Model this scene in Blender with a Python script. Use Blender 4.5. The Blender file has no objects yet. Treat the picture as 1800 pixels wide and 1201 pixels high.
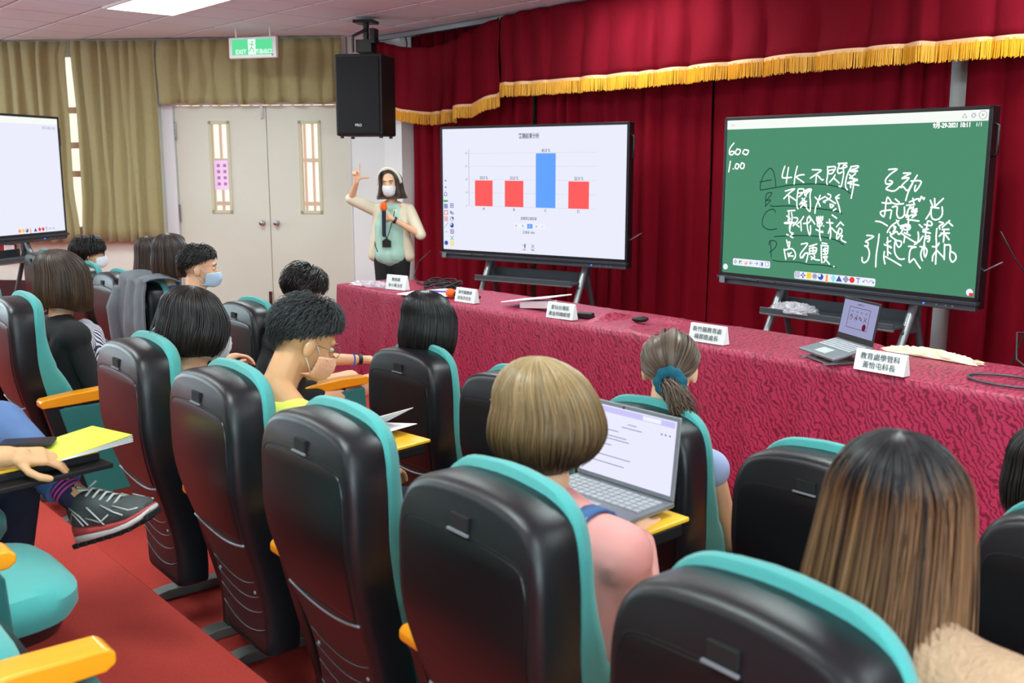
import bpy, bmesh, math, random
import numpy as np
from mathutils import Vector, Matrix, Euler
random.seed(7); np.random.seed(7)
SC = bpy.context.scene
COL = SC.collection
R = math.radians
# ---------------------------------------------------------------- camera
cam_data = bpy.data.cameras.new('camera')
cam_data.sensor_width = 36.0
cam_data.lens = 35.0
cam_data.clip_start = 0.05
cam_data.clip_end = 200
cam_data.dof.use_dof = True
cam_data.dof.focus_distance = 4.6
cam_data.dof.aperture_fstop = 4.5
cam = bpy.data.objects.new('camera', cam_data)
COL.objects.link(cam)
cam.location = (0, 0, 1.72)
cam.rotation_euler = (R(90 - 10.04), 0, R(48.6))
SC.camera = cam
# ---------------------------------------------------------------- world, exposure
w = bpy.data.worlds.new('world'); SC.world = w; w.use_nodes = True
w.node_tree.nodes['Background'].inputs[0].default_value = (1.0, 0.95, 0.88, 1)
w.node_tree.nodes['Background'].inputs[1].default_value = 2.2
SC.view_settings.view_transform = 'Standard'
SC.view_settings.look = 'None'
SC.view_settings.gamma = 1.0
SC.view_settings.use_curve_mapping = False
SC.view_settings.exposure = 0.14
SC.cycles.max_bounces = 8
SC.cycles.diffuse_bounces = 4
SC.cycles.glossy_bounces = 3
SC.cycles.transmission_bounces = 4
SC.cycles.transparent_max_bounces = 8
SC.cycles.sample_clamp_indirect = 6.0
SC.cycles.caustics_reflective = False
SC.cycles.caustics_refractive = False
CEIL = 3.13
LAMPS = [(-8.83, 3.77), (-12.2, 1.0), (-8.83, 0.4), (-5.45, 3.77), (-5.45, 0.4), (-2.08, 3.77), (-2.08, 0.4),
         (1.3, 3.77), (1.3, 0.4), (-8.83, -3.0), (-5.45, -3.0), (-2.08, -3.0), (1.3, -3.0), (-5.45, 5.79), (-2.08, 5.79)]
LAMP_POWER = 46
for i, (lx, ly) in enumerate(LAMPS):
    ld = bpy.data.lights.new('ceiling_lamp_light', 'AREA')
    ld.shape = 'RECTANGLE'; ld.size = 1.28; ld.size_y = 0.62
    ld.energy = LAMP_POWER if ly < 5 else LAMP_POWER * 0.5
    ld.color = (0.84, 1.0, 0.98)
    lo = bpy.data.objects.new('ceiling_lamp_light', ld); COL.objects.link(lo)
    lo.location = (lx, ly, CEIL - 0.012)
# added fill lights at both side walls, tilted up to brighten the ceiling
for (lx, ly, rz, en) in ((4.83, -1.0, 90, 700), (-14.3, -2.2, -90, 300)):
    ld = bpy.data.lights.new('added_fill_light', 'AREA')
    ld.shape = 'RECTANGLE'; ld.size = 5.0; ld.size_y = 1.5
    ld.energy = en; ld.color = (0.68, 0.92, 1.0)
    lo = bpy.data.objects.new('added_fill_light', ld); COL.objects.link(lo)
    lo.location = (lx, ly, 1.75); lo.rotation_euler = (R(122), 0, R(rz))

# ---------------------------------------------------------------- materials
def s2l(c):
    return tuple(((x/255.0)/12.92 if x/255.0 <= 0.04045 else ((x/255.0+0.055)/1.055)**2.4) for x in c)
MATS = {}
def mat(name, rgb, rough=0.6, metal=0.0, spec=0.5, noise=0.0, nscale=20, bump=0.0, bscale=200, emit=None, estr=1.0,
        alpha=1.0, trans=0.0, sheen=0.0, coat=0.0, stretch=None):
    m = bpy.data.materials.new(name); m.use_nodes = True
    nt = m.node_tree; b = nt.nodes['Principled BSDF']
    c = s2l(rgb) + (1,)
    b.inputs['Base Color'].default_value = c
    b.inputs['Roughness'].default_value = rough
    b.inputs['Metallic'].default_value = metal
    b.inputs['Specular IOR Level'].default_value = spec
    b.inputs['Alpha'].default_value = alpha
    b.inputs['Transmission Weight'].default_value = trans
    b.inputs['Sheen Weight'].default_value = sheen
    b.inputs['Coat Weight'].default_value = coat
    if emit is not None:
        b.inputs['Emission Color'].default_value = s2l(emit) + (1,)
        b.inputs['Emission Strength'].default_value = estr
    if noise or bump:
        tc = nt.nodes.new('ShaderNodeTexCoord')
        mp = nt.nodes.new('ShaderNodeMapping'); nt.links.new(tc.outputs['Object'], mp.inputs[0])
        if stretch: mp.inputs['Scale'].default_value = stretch
    if noise:
        n = nt.nodes.new('ShaderNodeTexNoise'); n.inputs['Scale'].default_value = nscale; n.inputs['Detail'].default_value = 4
        nt.links.new(mp.outputs[0], n.inputs[0])
        mx = nt.nodes.new('ShaderNodeMix'); mx.data_type = 'RGBA'
        mx.inputs[6].default_value = tuple(x*(1-noise) for x in c[:3]) + (1,)
        mx.inputs[7].default_value = tuple(min(1, x*(1+noise)) for x in c[:3]) + (1,)
        nt.links.new(n.outputs['Fac'], mx.inputs[0]); nt.links.new(mx.outputs[2], b.inputs['Base Color'])
    if bump:
        n2 = nt.nodes.new('ShaderNodeTexNoise'); n2.inputs['Scale'].default_value = bscale; n2.inputs['Detail'].default_value = 3
        nt.links.new(mp.outputs[0], n2.inputs[0])
        bp = nt.nodes.new('ShaderNodeBump'); bp.inputs['Strength'].default_value = bump; bp.inputs['Distance'].default_value = 0.004
        nt.links.new(n2.outputs['Fac'], bp.inputs['Height']); nt.links.new(bp.outputs[0], b.inputs['Normal'])
    MATS[name] = m
    return m
def emat(name, rgb, s=1.0):
    m = bpy.data.materials.new(name); m.use_nodes = True
    nt = m.node_tree; nt.nodes.clear()
    e = nt.nodes.new('ShaderNodeEmission'); e.inputs[0].default_value = s2l(rgb) + (1,); e.inputs[1].default_value = s
    o = nt.nodes.new('ShaderNodeOutputMaterial'); nt.links.new(e.outputs[0], o.inputs[0])
    MATS[name] = m
    return m
M = MATS
mat('wall_paint', (232, 228, 216), 0.7, bump=0.1, bscale=90)
mat('column_paint', (236, 240, 240), 0.7)
mat('door_paint', (218, 219, 204), 0.55, noise=0.03, nscale=3)
mat('door_trim', (208, 205, 176), 0.5)
mat('door_frame', (228, 232, 236), 0.5)
mat('carpet', (178, 64, 56), 0.95, spec=0.1, noise=0.22, nscale=160, bump=0.8, bscale=420)
mat('ceiling_tile', (224, 240, 254), 0.9, spec=0.1, noise=0.05, nscale=120, bump=0.5, bscale=160)
mat('ceiling_grid', (176, 168, 174), 0.6)
mat('tan_curtain', (158, 150, 104), 0.85, noise=0.12, nscale=60, bump=0.3, bscale=300, sheen=0.3, stretch=(1, 1, 0.3))
mat('red_velvet', (116, 7, 26), 0.85, spec=0.08, noise=0.15, nscale=30, bump=0.2, bscale=260, stretch=(1, 1, 0.4))
mat('red_valance', (112, 12, 28), 0.9, spec=0.08, noise=0.12, nscale=40, bump=0.25, bscale=260)
mat('gold_fringe', (246, 168, 8), 0.5, noise=0.25, nscale=90, stretch=(8, 8, 0.6))
mat('braid', (238, 190, 150), 0.6)
mat('wall_rear_paint', (112, 116, 122), 0.8)
mat('black_plastic', (20, 22, 26), 0.36, spec=0.42, bump=0.12, bscale=500)
mat('dark_panel', (15, 15, 18), 0.32, spec=0.36, bump=0.1, bscale=500)
mat('gap_line', (6, 6, 7), 0.8)
mat('silver_trim', (120, 126, 132), 0.4)
mat('thin_ridge', (62, 62, 66), 0.45)
mat('teal_fabric', (66, 160, 156), 0.9, noise=0.10, nscale=260, bump=0.35, bscale=700, sheen=0.25)
mat('dark_teal_fabric', (30, 112, 108), 0.9, noise=0.10, nscale=260, bump=0.35, bscale=700, sheen=0.2)
mat('orange_wood', (236, 154, 22), 0.28, noise=0.08, nscale=14, coat=0.3, stretch=(4, 0.6, 4))
mat('yellow_tray', (240, 190, 50), 0.35, noise=0.05, nscale=12)
mat('black_metal', (20, 20, 22), 0.45)
mat('grey_metal', (112, 116, 114), 0.5, metal=0.3, noise=0.1, nscale=30)
mat('bezel', (16, 17, 20), 0.35)
mat('chin_grey', (64, 68, 76), 0.35, metal=0.5)
mat('stand_silver', (150, 156, 160), 0.35, metal=0.6)
mat('stand_dark', (74, 80, 86), 0.45, metal=0.3)
mat('speaker_cloth', (14, 16, 20), 0.9, bump=0.6, bscale=600)
mat('speaker_box', (9, 9, 11), 0.6, bump=0.3, bscale=150)
mat('chrome', (200, 200, 205), 0.2, metal=1.0)
mat('white_plastic', (238, 240, 242), 0.45)
mat('paper', (244, 245, 246), 0.8)
mat('sign_paper', (226, 234, 232), 0.6)
mat('ink', (70, 78, 84), 0.8)
mat('black_ink', (20, 20, 22), 0.8)
mat('lime_paper', (204, 216, 70), 0.6)
mat('laptop_grey', (138, 144, 150), 0.4, metal=0.5)
mat('laptop_dark', (66, 70, 76), 0.45)
mat('key', (176, 182, 186), 0.5)
mat('laptop_black', (14, 14, 16), 0.4)
mat('plastic_bag', (225, 220, 228), 0.18, alpha=0.45, spec=0.8)
mat('denim', (72, 108, 158), 0.9, noise=0.2, nscale=180, bump=0.4, bscale=500)
mat('denim_jeans', (84, 112, 158), 0.9, noise=0.28, nscale=14, bump=0.4, bscale=500)
mat('dark_jeans', (24, 32, 54), 0.9, noise=0.3, nscale=30, bump=0.4, bscale=500)
mat('jacket_grey', (104, 112, 120), 0.75, noise=0.12, nscale=9)
mat('orange_foam', (232, 100, 34), 0.9, bump=0.5, bscale=400)
mat('scrunchie', (6, 84, 104), 0.9, bump=0.6, bscale=200)
mat('headband', (222, 220, 204), 0.8, noise=0.2, nscale=120)
mat('sneaker_grey', (74, 80, 80), 0.8, noise=0.35, nscale=40)
mat('sneaker_black', (26, 28, 30), 0.7)
mat('sneaker_sole', (214, 214, 210), 0.6)
mat('sneaker_coral', (206, 84, 84), 0.6)
mat('lace', (186, 190, 184), 0.8)
mat('sock_dark', (34, 34, 62), 0.9)
mat('sock_pink', (190, 70, 150), 0.9)
mat('extinguisher_red', (150, 22, 22), 0.4)
mat('skirting', (66, 22, 26), 0.6)
mat('peach_bar', (248, 212, 186), 0.6)
mat('blue_glass', (110, 160, 170), 0.3)
mat('daylight_glow', (250, 240, 226), 0.8, emit=(255, 244, 230), estr=0.9)
mat('pink_notice', (222, 186, 220), 0.7, emit=(222, 186, 220), estr=0.35)  # faint glow put into the paper itself
mat('purple_ink', (176, 130, 184), 0.8)
mat('glass', (230, 240, 240), 0.05, alpha=0.18)
emat('lamp_diffuser', (255, 255, 255), 5.0)
emat('exit_green', (96, 216, 150), 1.0)
emat('exit_white', (225, 255, 235), 1.2)
mat('skin', (226, 178, 142), 0.55, noise=0.05, nscale=20, spec=0.35)
mat('skin_tan', (206, 156, 112), 0.55, noise=0.06, nscale=20, spec=0.35)
mat('lips', (180, 100, 90), 0.5)
mat('eye_white', (235, 232, 228), 0.3)
mat('eye_dark', (20, 14, 10), 0.2)
mat('mask_white', (228, 236, 244), 0.85)
mat('mask_blue', (176, 206, 232), 0.85)
mat('mask_orange', (250, 192, 156), 0.85, bump=0.6, bscale=120)
mat('mask_print', (226, 228, 236), 0.85, noise=0.35, nscale=70)
mat('glasses_metal', (120, 104, 76), 0.3, metal=0.8)
mat('glasses_black', (20, 20, 24), 0.3)

# ---------------------------------------------------------------- mesh helpers
class MB:
    def __init__(s): s.v = []; s.f = []
    def add(s, verts, faces, mtx=None):
        o = len(s.v)
        if mtx is not None: verts = [tuple(mtx @ Vector(p)) for p in verts]
        s.v.extend([tuple(p) for p in verts]); s.f.extend([tuple(i + o for i in f) for f in faces])
        return s
    def box(s, c, d, mtx=None):
        x, y, z = c; a, b, h = d[0]/2, d[1]/2, d[2]/2
        v = [(x-a, y-b, z-h), (x+a, y-b, z-h), (x+a, y+b, z-h), (x-a, y+b, z-h), (x-a, y-b, z+h), (x+a, y-b, z+h), (x+a, y+b, z+h), (x-a, y+b, z+h)]
        f = [(0, 3, 2, 1), (4, 5, 6, 7), (0, 1, 5, 4), (1, 2, 6, 5), (2, 3, 7, 6), (3, 0, 4, 7)]
        return s.add(v, f, mtx)
    def tube(s, pts, r, n=8, caps=True, mtx=None):
        P = [Vector(p) for p in pts]; rs = r if hasattr(r, '__len__') else [r]*len(P)
        vs = []; fs = []
        prev = None
        for i, p in enumerate(P):
            t = (P[min(i+1, len(P)-1)] - P[max(i-1, 0)])
            if t.length < 1e-9: t = Vector((0, 0, 1))
            t.normalize()
            if prev is None:
                a = Vector((0, 0, 1)) if abs(t.z) < 0.9 else Vector((1, 0, 0))
                u = t.cross(a).normalized()
            else:
                u = (prev - t*prev.dot(t))
                if u.length < 1e-6: u = t.orthogonal()
                u.normalize()
            prev = u; w_ = t.cross(u)
            for k in range(n):
                a = 2*math.pi*k/n
                vs.append(tuple(p + (u*math.cos(a) + w_*math.sin(a))*rs[i]))
        for i in range(len(P)-1):
            for k in range(n):
                fs.append((i*n+k, i*n+(k+1) % n, (i+1)*n+(k+1) % n, (i+1)*n+k))
        if caps:
            fs.append(tuple(range(n-1, -1, -1))); fs.append(tuple((len(P)-1)*n + k for k in range(n)))
        return s.add(vs, fs, mtx)
    def ell(s, c, r, nu=16, nv=10, mtx=None):
        vs = [(c[0], c[1], c[2]+r[2])]
        for j in range(1, nv):
            th = math.pi*j/nv
            for i in range(nu):
                a = 2*math.pi*i/nu
                vs.append((c[0]+r[0]*math.sin(th)*math.cos(a), c[1]+r[1]*math.sin(th)*math.sin(a), c[2]+r[2]*math.cos(th)))
        vs.append((c[0], c[1], c[2]-r[2])); L = len(vs)-1
        fs = [(0, 1+i, 1+(i+1) % nu) for i in range(nu)]
        for j in range(nv-2):
            for i in range(nu):
                a = 1+j*nu; b = a+nu
                fs.append((a+i, b+i, b+(i+1) % nu, a+(i+1) % nu))
        a = 1+(nv-2)*nu
        fs += [(a+i, L, a+(i+1) % nu) for i in range(nu)]
        return s.add(vs, fs, mtx)
    def caps(s, p0, r0, p1, r1, n=12):
        p0 = Vector(p0); p1 = Vector(p1); t = (p1-p0); L = t.length
        t = t/L if L > 1e-6 else Vector((0, 0, 1))
        pts = []; rs = []
        for k in range(4):
            a = math.pi/2*(1-k/4); pts.append(p0 - t*r0*math.sin(a)); rs.append(max(r0*math.cos(a), r0*0.05))
        for k in range(5): pts.append(p0.lerp(p1, k/4)); rs.append(r0+(r1-r0)*k/4)
        for k in range(1, 5):
            a = math.pi/2*k/4; pts.append(p1 + t*r1*math.sin(a)); rs.append(max(r1*math.cos(a), r1*0.05))
        return s.tube(pts, rs, n)
    def prism(s, poly, t, mtx=None):   # poly in x,z ; thickness along y centred
        n = len(poly)
        v = [(x, -t/2, z) for x, z in poly] + [(x, t/2, z) for x, z in poly]
        f = [tuple(range(n)), tuple(range(2*n-1, n-1, -1))] + [(i, n+i, n+(i+1) % n, (i+1) % n) for i in range(n)]
        return s.add(v, f, mtx)
    def build(s, name, m, parent=None, smooth=False, bevel=0, segs=2):
        me = bpy.data.meshes.new(name); me.from_pydata(s.v, [], s.f); me.update()
        if bevel == 0 and not smooth: pass
        o = bpy.data.objects.new(name, me); COL.objects.link(o)
        if m is not None: me.materials.append(M[m] if isinstance(m, str) else m)
        if smooth or bevel: me.shade_smooth()
        if parent is not None: o.parent = parent
        if bevel:
            b = o.modifiers.new('b', 'BEVEL'); b.width = bevel; b.segments = segs; b.limit_method = 'ANGLE'; b.angle_limit = R(35)
            b.harden_normals = True
        elif smooth == 'auto':
            fix_normals(me)
            e = o.modifiers.new('e', 'EDGE_SPLIT'); e.split_angle = R(40)
        return o
def fix_normals(me):
    bm = bmesh.new(); bm.from_mesh(me); bmesh.ops.recalc_face_normals(bm, faces=bm.faces); bm.to_mesh(me); bm.free()
def empty(name, loc=(0, 0, 0), rz=0.0, parent=None):
    o = bpy.data.objects.new(name, None); COL.objects.link(o); o.location = loc; o.rotation_euler = (0, 0, rz)
    o.empty_display_size = 0.1
    if parent: o.parent = parent
    return o
def tag(o, label, cat, group=None):
    o['label'] = label; o['category'] = cat
    if group: o['group'] = group
    return o
def structure(o): o['kind'] = 'structure'; return o
def kids(o): return [c for c in bpy.data.objects if c.parent == o]
def copy_tree(o, parent=None):
    c = o.copy(); COL.objects.link(c)
    if parent: c.parent = parent
    for ch in kids(o): copy_tree(ch, c)
    return c
FONT = None
def text_mesh(name, body, size, m, parent, mtx, align='CENTER', sx=1.0, bold=0.0):
    cu = bpy.data.curves.new(name, 'FONT'); cu.body = body; cu.size = size; cu.align_x = align; cu.align_y = 'CENTER'
    cu.resolution_u = 3; cu.offset = bold; cu.extrude = 0.0003
    o = bpy.data.objects.new(name + '_src', cu); COL.objects.link(o)
    dg = bpy.context.evaluated_depsgraph_get()
    me = bpy.data.meshes.new_from_object(o.evaluated_get(dg))
    bpy.data.objects.remove(o)
    me.transform(Matrix.Diagonal((sx, 1, 1, 1))); me.transform(mtx)
    me.materials.clear(); me.materials.append(M[m] if isinstance(m, str) else m)
    r = bpy.data.objects.new(name, me); COL.objects.link(r); r.parent = parent
    return r
def smoothstep(a, b, x):
    t = np.clip((x-a)/(b-a), 0, 1); return t*t*(3-2*t)
# ---------------------------------------------------------------- room shell
F0, F1, F2 = -0.07, 0.07, 0.23        # front floor, tier of the second row, tier of the camera row
fl = MB().box((-5, 5.0, -0.17), (22, 5.7, 0.2)).build('floor', 'carpet'); structure(fl)
t1 = MB().box((-5, 1.70, -0.09), (22, 1.00, 0.32)).build('floor_tier', 'carpet', None, bevel=0.008); structure(t1)
t2 = MB().box((-5, -2.38, -0.01), (22, 7.26, 0.48)).build('floor_tier', 'carpet', None, bevel=0.008); structure(t2)
WO = Vector((-9.55, 6.5, 0)); WL = Vector((-0.735, -0.678, 0)).normalized(); WN = Vector((0.678, -0.735, 0)).normalized()
def wp(s, off, z): p = WO + WL*s + WN*off; return Vector((p.x, p.y, z))
# frame matrix for things on the left wall: x along the wall (to the right in view), y = out of the room, z up
WM = Matrix(((-WL.x, -WN.x, 0, WO.x), (-WL.y, -WN.y, 0, WO.y), (0, 0, 1, 0), (0, 0, 0, 1)))
def wbox(mb, s0, s1, z0, z1, d0, d1):      # d0..d1 depth behind the wall surface (negative = in the room)
    return mb.box((-(s0+s1)/2, (d0+d1)/2, (z0+z1)/2), (abs(s1-s0), abs(d1-d0), z1-z0), WM)
mb = MB()
structure(wbox(MB(), -0.3, 0.40, -.1, CEIL+.1, 0, 0.2).build('column', 'column_paint')); wbox(mb, 0.42, 2.56, 2.43, CEIL+.1, 0, 0.2)
wbox(mb, 2.56, 3.0, -.1, CEIL+.1, 0, 0.2); wbox(mb, 3.0, 4.7, -.1, 0.95, 0, 0.2); wbox(mb, 3.0, 4.7, 3.0, CEIL+.1, 0, 0.2)
wbox(mb, 4.7, 7.2, -.1, CEIL+.1, 0, 0.2)
structure(mb.build('wall_left', 'wall_paint'))
e = wp(7.2, 0, 0)
structure(MB().box((e.x-0.1, (e.y-6)/2, 1.6), (0.2, e.y+6, 3.3)).build('wall_left_rear', 'wall_paint'))
structure(MB().box((4.95, 0.5, 1.6), (0.2, 13.5, 3.3)).build('wall_right', 'wall_paint'))
structure(MB().box((-5, -6.0, 1.6), (22, 0.2, 3.3)).build('wall_rear', 'wall_rear_paint'))
structure(MB().box((-2.4, 7.0, 1.6), (14.4, 0.2, 3.3)).build('wall_front', 'wall_paint'))
structure(MB().box((-9.383, 6.75, 1.6), (0.335, 0.5, 3.3)).build('column', 'column_paint'))
structure(MB().box((-3.05, 6.83, 1.6), (0.62, 0.14, 3.3)).build('column', 'column_paint'))
structure(wbox(MB(), 4.3, 7.2, 0.0, 0.36, -0.02, 0.0).build('baseboard_left', 'skirting'))
# ceiling with lay-in tiles
ceil = structure(MB().box((-5, 0.5, CEIL+0.12), (22, 13.5, 0.2)).build('ceiling', 'ceiling_tile'))
S = 0.675; GX0 = -9.5; GY0 = 3.435
lampcells = set()
for lx, ly in LAMPS:
    i = round((lx - 0.675 - GX0)/S); j = round((ly - 0.3375 - GY0)/S)
    lampcells.add((i, j)); lampcells.add((i+1, j))
tile = None; b = S/2-0.012
tm = MB().add([(-b, -b, 0.0), (b, -b, 0.0), (b, b, 0.0), (-b, b, 0.0), (-b+.01, -b+.01, -0.006), (b-.01, -b+.01, -0.006), (b-.01, b-.01, -0.006), (-b+.01, b-.01, -0.006), (-b, -b, 0.012), (b, -b, 0.012), (b, b, 0.012), (-b, b, 0.012)],
   [(0, 1, 5, 4), (1, 2, 6, 5), (2, 3, 7, 6), (3, 0, 4, 7), (7, 6, 5, 4), (8, 11, 10, 9), (0, 8, 9, 1), (1, 9, 10, 2), (2, 10, 11, 3), (3, 11, 8, 0)])
cnt = 0
rest = MB()
for j in range(-13, 5):
    for i in range(-9, 21):
        if (i, j) in lampcells: continue
        cx = GX0 + (i+0.5)*S; cy = GY0 + (j+0.5)*S
        if cy > 6.62: continue
        d = math.cos(R(48.6))*cy - math.sin(R(48.6))*cx; s_ = math.cos(R(48.6))*cx + math.sin(R(48.6))*cy
        inview = d > 5.2 and abs(s_) < 0.56*d + 0.5 and (Vector((cx, cy, 0)) - WO).dot(WN) > -0.4
        if inview and cnt < 290:
            if tile is None:
                tile = tm.build('ceiling_tile', 'ceiling_tile', ceil); o = tile
            else:
                o = tile.copy(); COL.objects.link(o)
            o.location = (cx, cy, CEIL+0.008); cnt += 1
        else:
            rest.box((cx, cy, CEIL+0.01), (2*b, 2*b, 0.012))
ro = rest.build('ceiling_tile_field', 'ceiling_tile', ceil); ro['kind'] = 'stuff'
g = MB()
for j in range(-13, 6): g.box((-5, GY0 + j*S, CEIL+0.012), (22, 0.024, 0.012))
for i in range(-9, 22): g.box((GX0 + i*S, -1.3, CEIL+0.0125), (0.024, 15.8, 0.012))
go = g.build('ceiling_grid', 'ceiling_grid', ceil)
# light fixtures
fx = None
for k, (lx, ly) in enumerate(LAMPS):
    if fx is None:
        fx = empty('ceiling_light', (lx, ly, CEIL))
        f = MB()
        for sx in (-1, 1): f.box((sx*0.66, 0, 0.0), (0.03, 0.675, 0.03))
        for sy in (-1, 1): f.box((0, sy*0.322, 0.0), (1.35, 0.03, 0.03))
        f.build('light_frame', 'white_plastic', fx)
        MB().box((0, 0, 0.006), (1.29, 0.62, 0.01)).build('light_diffuser', 'lamp_diffuser', fx)
        o = fx
    else:
        o = copy_tree(fx); o.location = (lx, ly, CEIL)
    tag(o, 'lit flat ceiling light panel above the tan curtains and doors' if k == 0 else ('cream rimmed ceiling light panel in front of the red valance' if k == 13 else 'flat rectangular ceiling light panel out of view above the seats'),
        'ceiling light', None if k in (0, 13) else 'ceiling lights outside the picture')

# ---------------------------------------------------------------- double door
def door_leaf(name, s0, s1, ws0, ws1, knob_s, side):
    m = MB(); zt, zb = 2.39, -0.06; wz0, wz1 = 1.17, 2.22
    a, b_ = sorted((s0, s1)); c, d = sorted((ws0, ws1))
    wbox(m, a, c, zb, zt, 0.01, 0.055); wbox(m, d, b_, zb, zt, 0.01, 0.055)
    wbox(m, c, d, zb, wz0, 0.01, 0.055); wbox(m, c, d, wz1, zt, 0.01, 0.055)
    o = structure(m.build(name, 'door_paint'))
    f = MB(); t = 0.035
    wbox(f, c, c+t, wz0, wz1, 0.0, 0.06); wbox(f, d-t, d, wz0, wz1, 0.0, 0.06); wbox(f, c, d, wz0, wz0+t, 0.0, 0.06); wbox(f, c, d, wz1-t, wz1, 0.0, 0.06)
    f.build('window_trim', 'door_trim', o)
    wbox(MB(), c+t, d-t, wz0+t, wz1-t, 0.03, 0.034).build('window_pane', 'glass', o)
    k = MB()
    p = [(0, 0.012), (0.0, 0.008), (0, -0.01), (0, -0.02), (0, -0.035), (0, -0.05), (0, -0.062), (0, -0.066)]
    rr = [0.034, 0.034, 0.030, 0.014, 0.014, 0.027, 0.024, 0.008]
    k.tube([(-knob_s, q[1], 1.06) for q in p], rr, 20, mtx=WM)
    k.build('door_knob', 'chrome', o, smooth='auto')
    return o
dl = door_leaf('door_1', 1.375, 2.45, 1.81, 2.06, 1.46, 1)
dr = door_leaf('door_2', 0.46, 1.365, 0.74, 1.0, 1.29, -1)
for z in (2.11, 1.17): wbox(MB(), 2.44, 2.475, z-0.1, z+0.1, -0.012, 0.012).build('hinge', 'chrome', dl)
wbox(MB(), 1.40, 1.425, 2.24, 2.39, -0.008, 0.012).build('door_bolt', 'chrome', dl)
wbox(MB(), 1.385, 1.42, 0.03, 0.26, -0.006, 0.012).build('door_bolt', 'skirting', dl)
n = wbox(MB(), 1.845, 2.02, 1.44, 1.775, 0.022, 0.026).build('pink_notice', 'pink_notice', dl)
mk = MB()
for r_ in range(4):
    for c_ in range(2): wbox(mk, 1.875+c_*0.075, 1.91+c_*0.075, 1.49+r_*0.07, 1.525+r_*0.07, 0.0205, 0.022)
mk.build('notice_print', 'purple_ink', n)
f = MB()
wbox(f, 2.46, 2.60, -.07, 2.44, -0.03, 0.1); wbox(f, 0.42, 2.60, 2.40, 2.45, -0.02, 0.1)
structure(f.build('trim_1', 'door_frame', None, bevel=0.004))
structure(wbox(MB(), 0.38, 0.465, -.07, 2.42, 0.0, 0.1).build('trim_2', 'door_paint'))
# what is outside: a railing and a wall whose daylight is its own glow
ow = wbox(MB(), -1.0, 7.5, -0.2, 3.6, 1.55, 1.6).build('exterior_wall', 'daylight_glow'); structure(ow)
rl = empty('outdoor_railing', tuple(wp(1.5, -0.9, 0)))
tag(rl, 'peach coloured outdoor railing seen through the narrow door windows', 'railing')
RM = Matrix.Translation(-wp(1.5, -0.9, 0)) @ WM
for i in range(34):
    s0 = -0.6 + i*0.13 + random.uniform(-.02, .02)
    MB().box((-s0, 0.9, 1.5), (0.03, 0.03, 2.4), RM).build('railing_bar', 'peach_bar' if i % 4 else 'blue_glass', rl)
for z in (0.9, 1.25, 1.78, 2.5): MB().box((-1.6, 0.88, z), (4.6, 0.04, 0.05), RM).build('railing_rail', 'peach_bar', rl)
# window behind the tan curtains
wn = wbox(MB(), 3.0, 3.05, 0.95, 3.0, 0.02, 0.08)
wbox(wn, 4.65, 4.7, 0.95, 3.0, 0.02, 0.08); wbox(wn, 3.0, 4.7, 0.95, 1.0, 0.02, 0.08); wbox(wn, 3.0, 4.7, 2.95, 3.0, 0.02, 0.08)
wo = structure(wn.build('window_1', 'door_frame'))
for z in (2.35, 1.95, 1.62): wbox(MB(), 3.0, 4.7, z-0.035, z+0.035, 0.03, 0.07).build('window_bar', 'peach_bar', wo)
wbox(MB(), 3.05, 4.65, 1.0, 2.95, 0.05, 0.054).build('window_pane', 'glass', wo)

# ---------------------------------------------------------------- curtains
def pleated(name, m, x0, x1, z_top, z_bot, mtx, amp, wl, seed, parent=None, lean=0.0, sharp=1.0, dens=None, flare=0.25, nz=14):
    rnd = random.Random(seed)
    # fold edges
    xs = [x0]
    while xs[-1] < x1: xs.append(xs[-1] + wl*rnd.uniform(0.6, 1.45))
    amps = [amp*rnd.uniform(0.55, 1.2) for _ in xs]
    shear = [rnd.uniform(-0.25, 0.25)*wl for _ in xs]
    N = int((x1-x0)/(wl/14.0))+2
    V = []; F = []
    for i in range(N):
        x = x0 + (x1-x0)*i/(N-1)
        k = 0
        while k < len(xs)-2 and xs[k+1] < x: k += 1
        t = (x - xs[k])/(xs[k+1]-xs[k])
        # a fold: broad face then a quick return
        if t < 0.72: q = t/0.72; y = -math.sin(q*math.pi/2)
        else: q = (t-0.72)/0.28; y = -math.cos(q*math.pi/2)**sharp
        a = amps[k]
        zt = z_top(x) if callable(z_top) else z_top
        zb = z_bot(x) if callable(z_bot) else z_bot
        for j in range(nz+1):
            v = j/nz
            z = zt + (zb-zt)*v
            aa = a*(0.55+flare*v+0.25*math.sin(v*2.2+k))
            sh = shear[k]*v*math.sin(math.pi*t)*0.6
            yy = y*aa + 0.008*math.sin(7*v+3*k+x*9) + lean*v
            V.append((x+sh, yy, z))
    for i in range(N-1):
        for j in range(nz):
            a = i*(nz+1)+j; F.append((a, a+1, a+nz+2, a+nz+1))
    mb_ = MB().add(V, F, mtx)
    o = mb_.build(name, m, parent, smooth=True)
    so = o.modifiers.new('s', 'SOLIDIFY'); so.thickness = 0.003
    return o
CM = WM @ Matrix.Translation((0, -0.10, 0))
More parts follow.
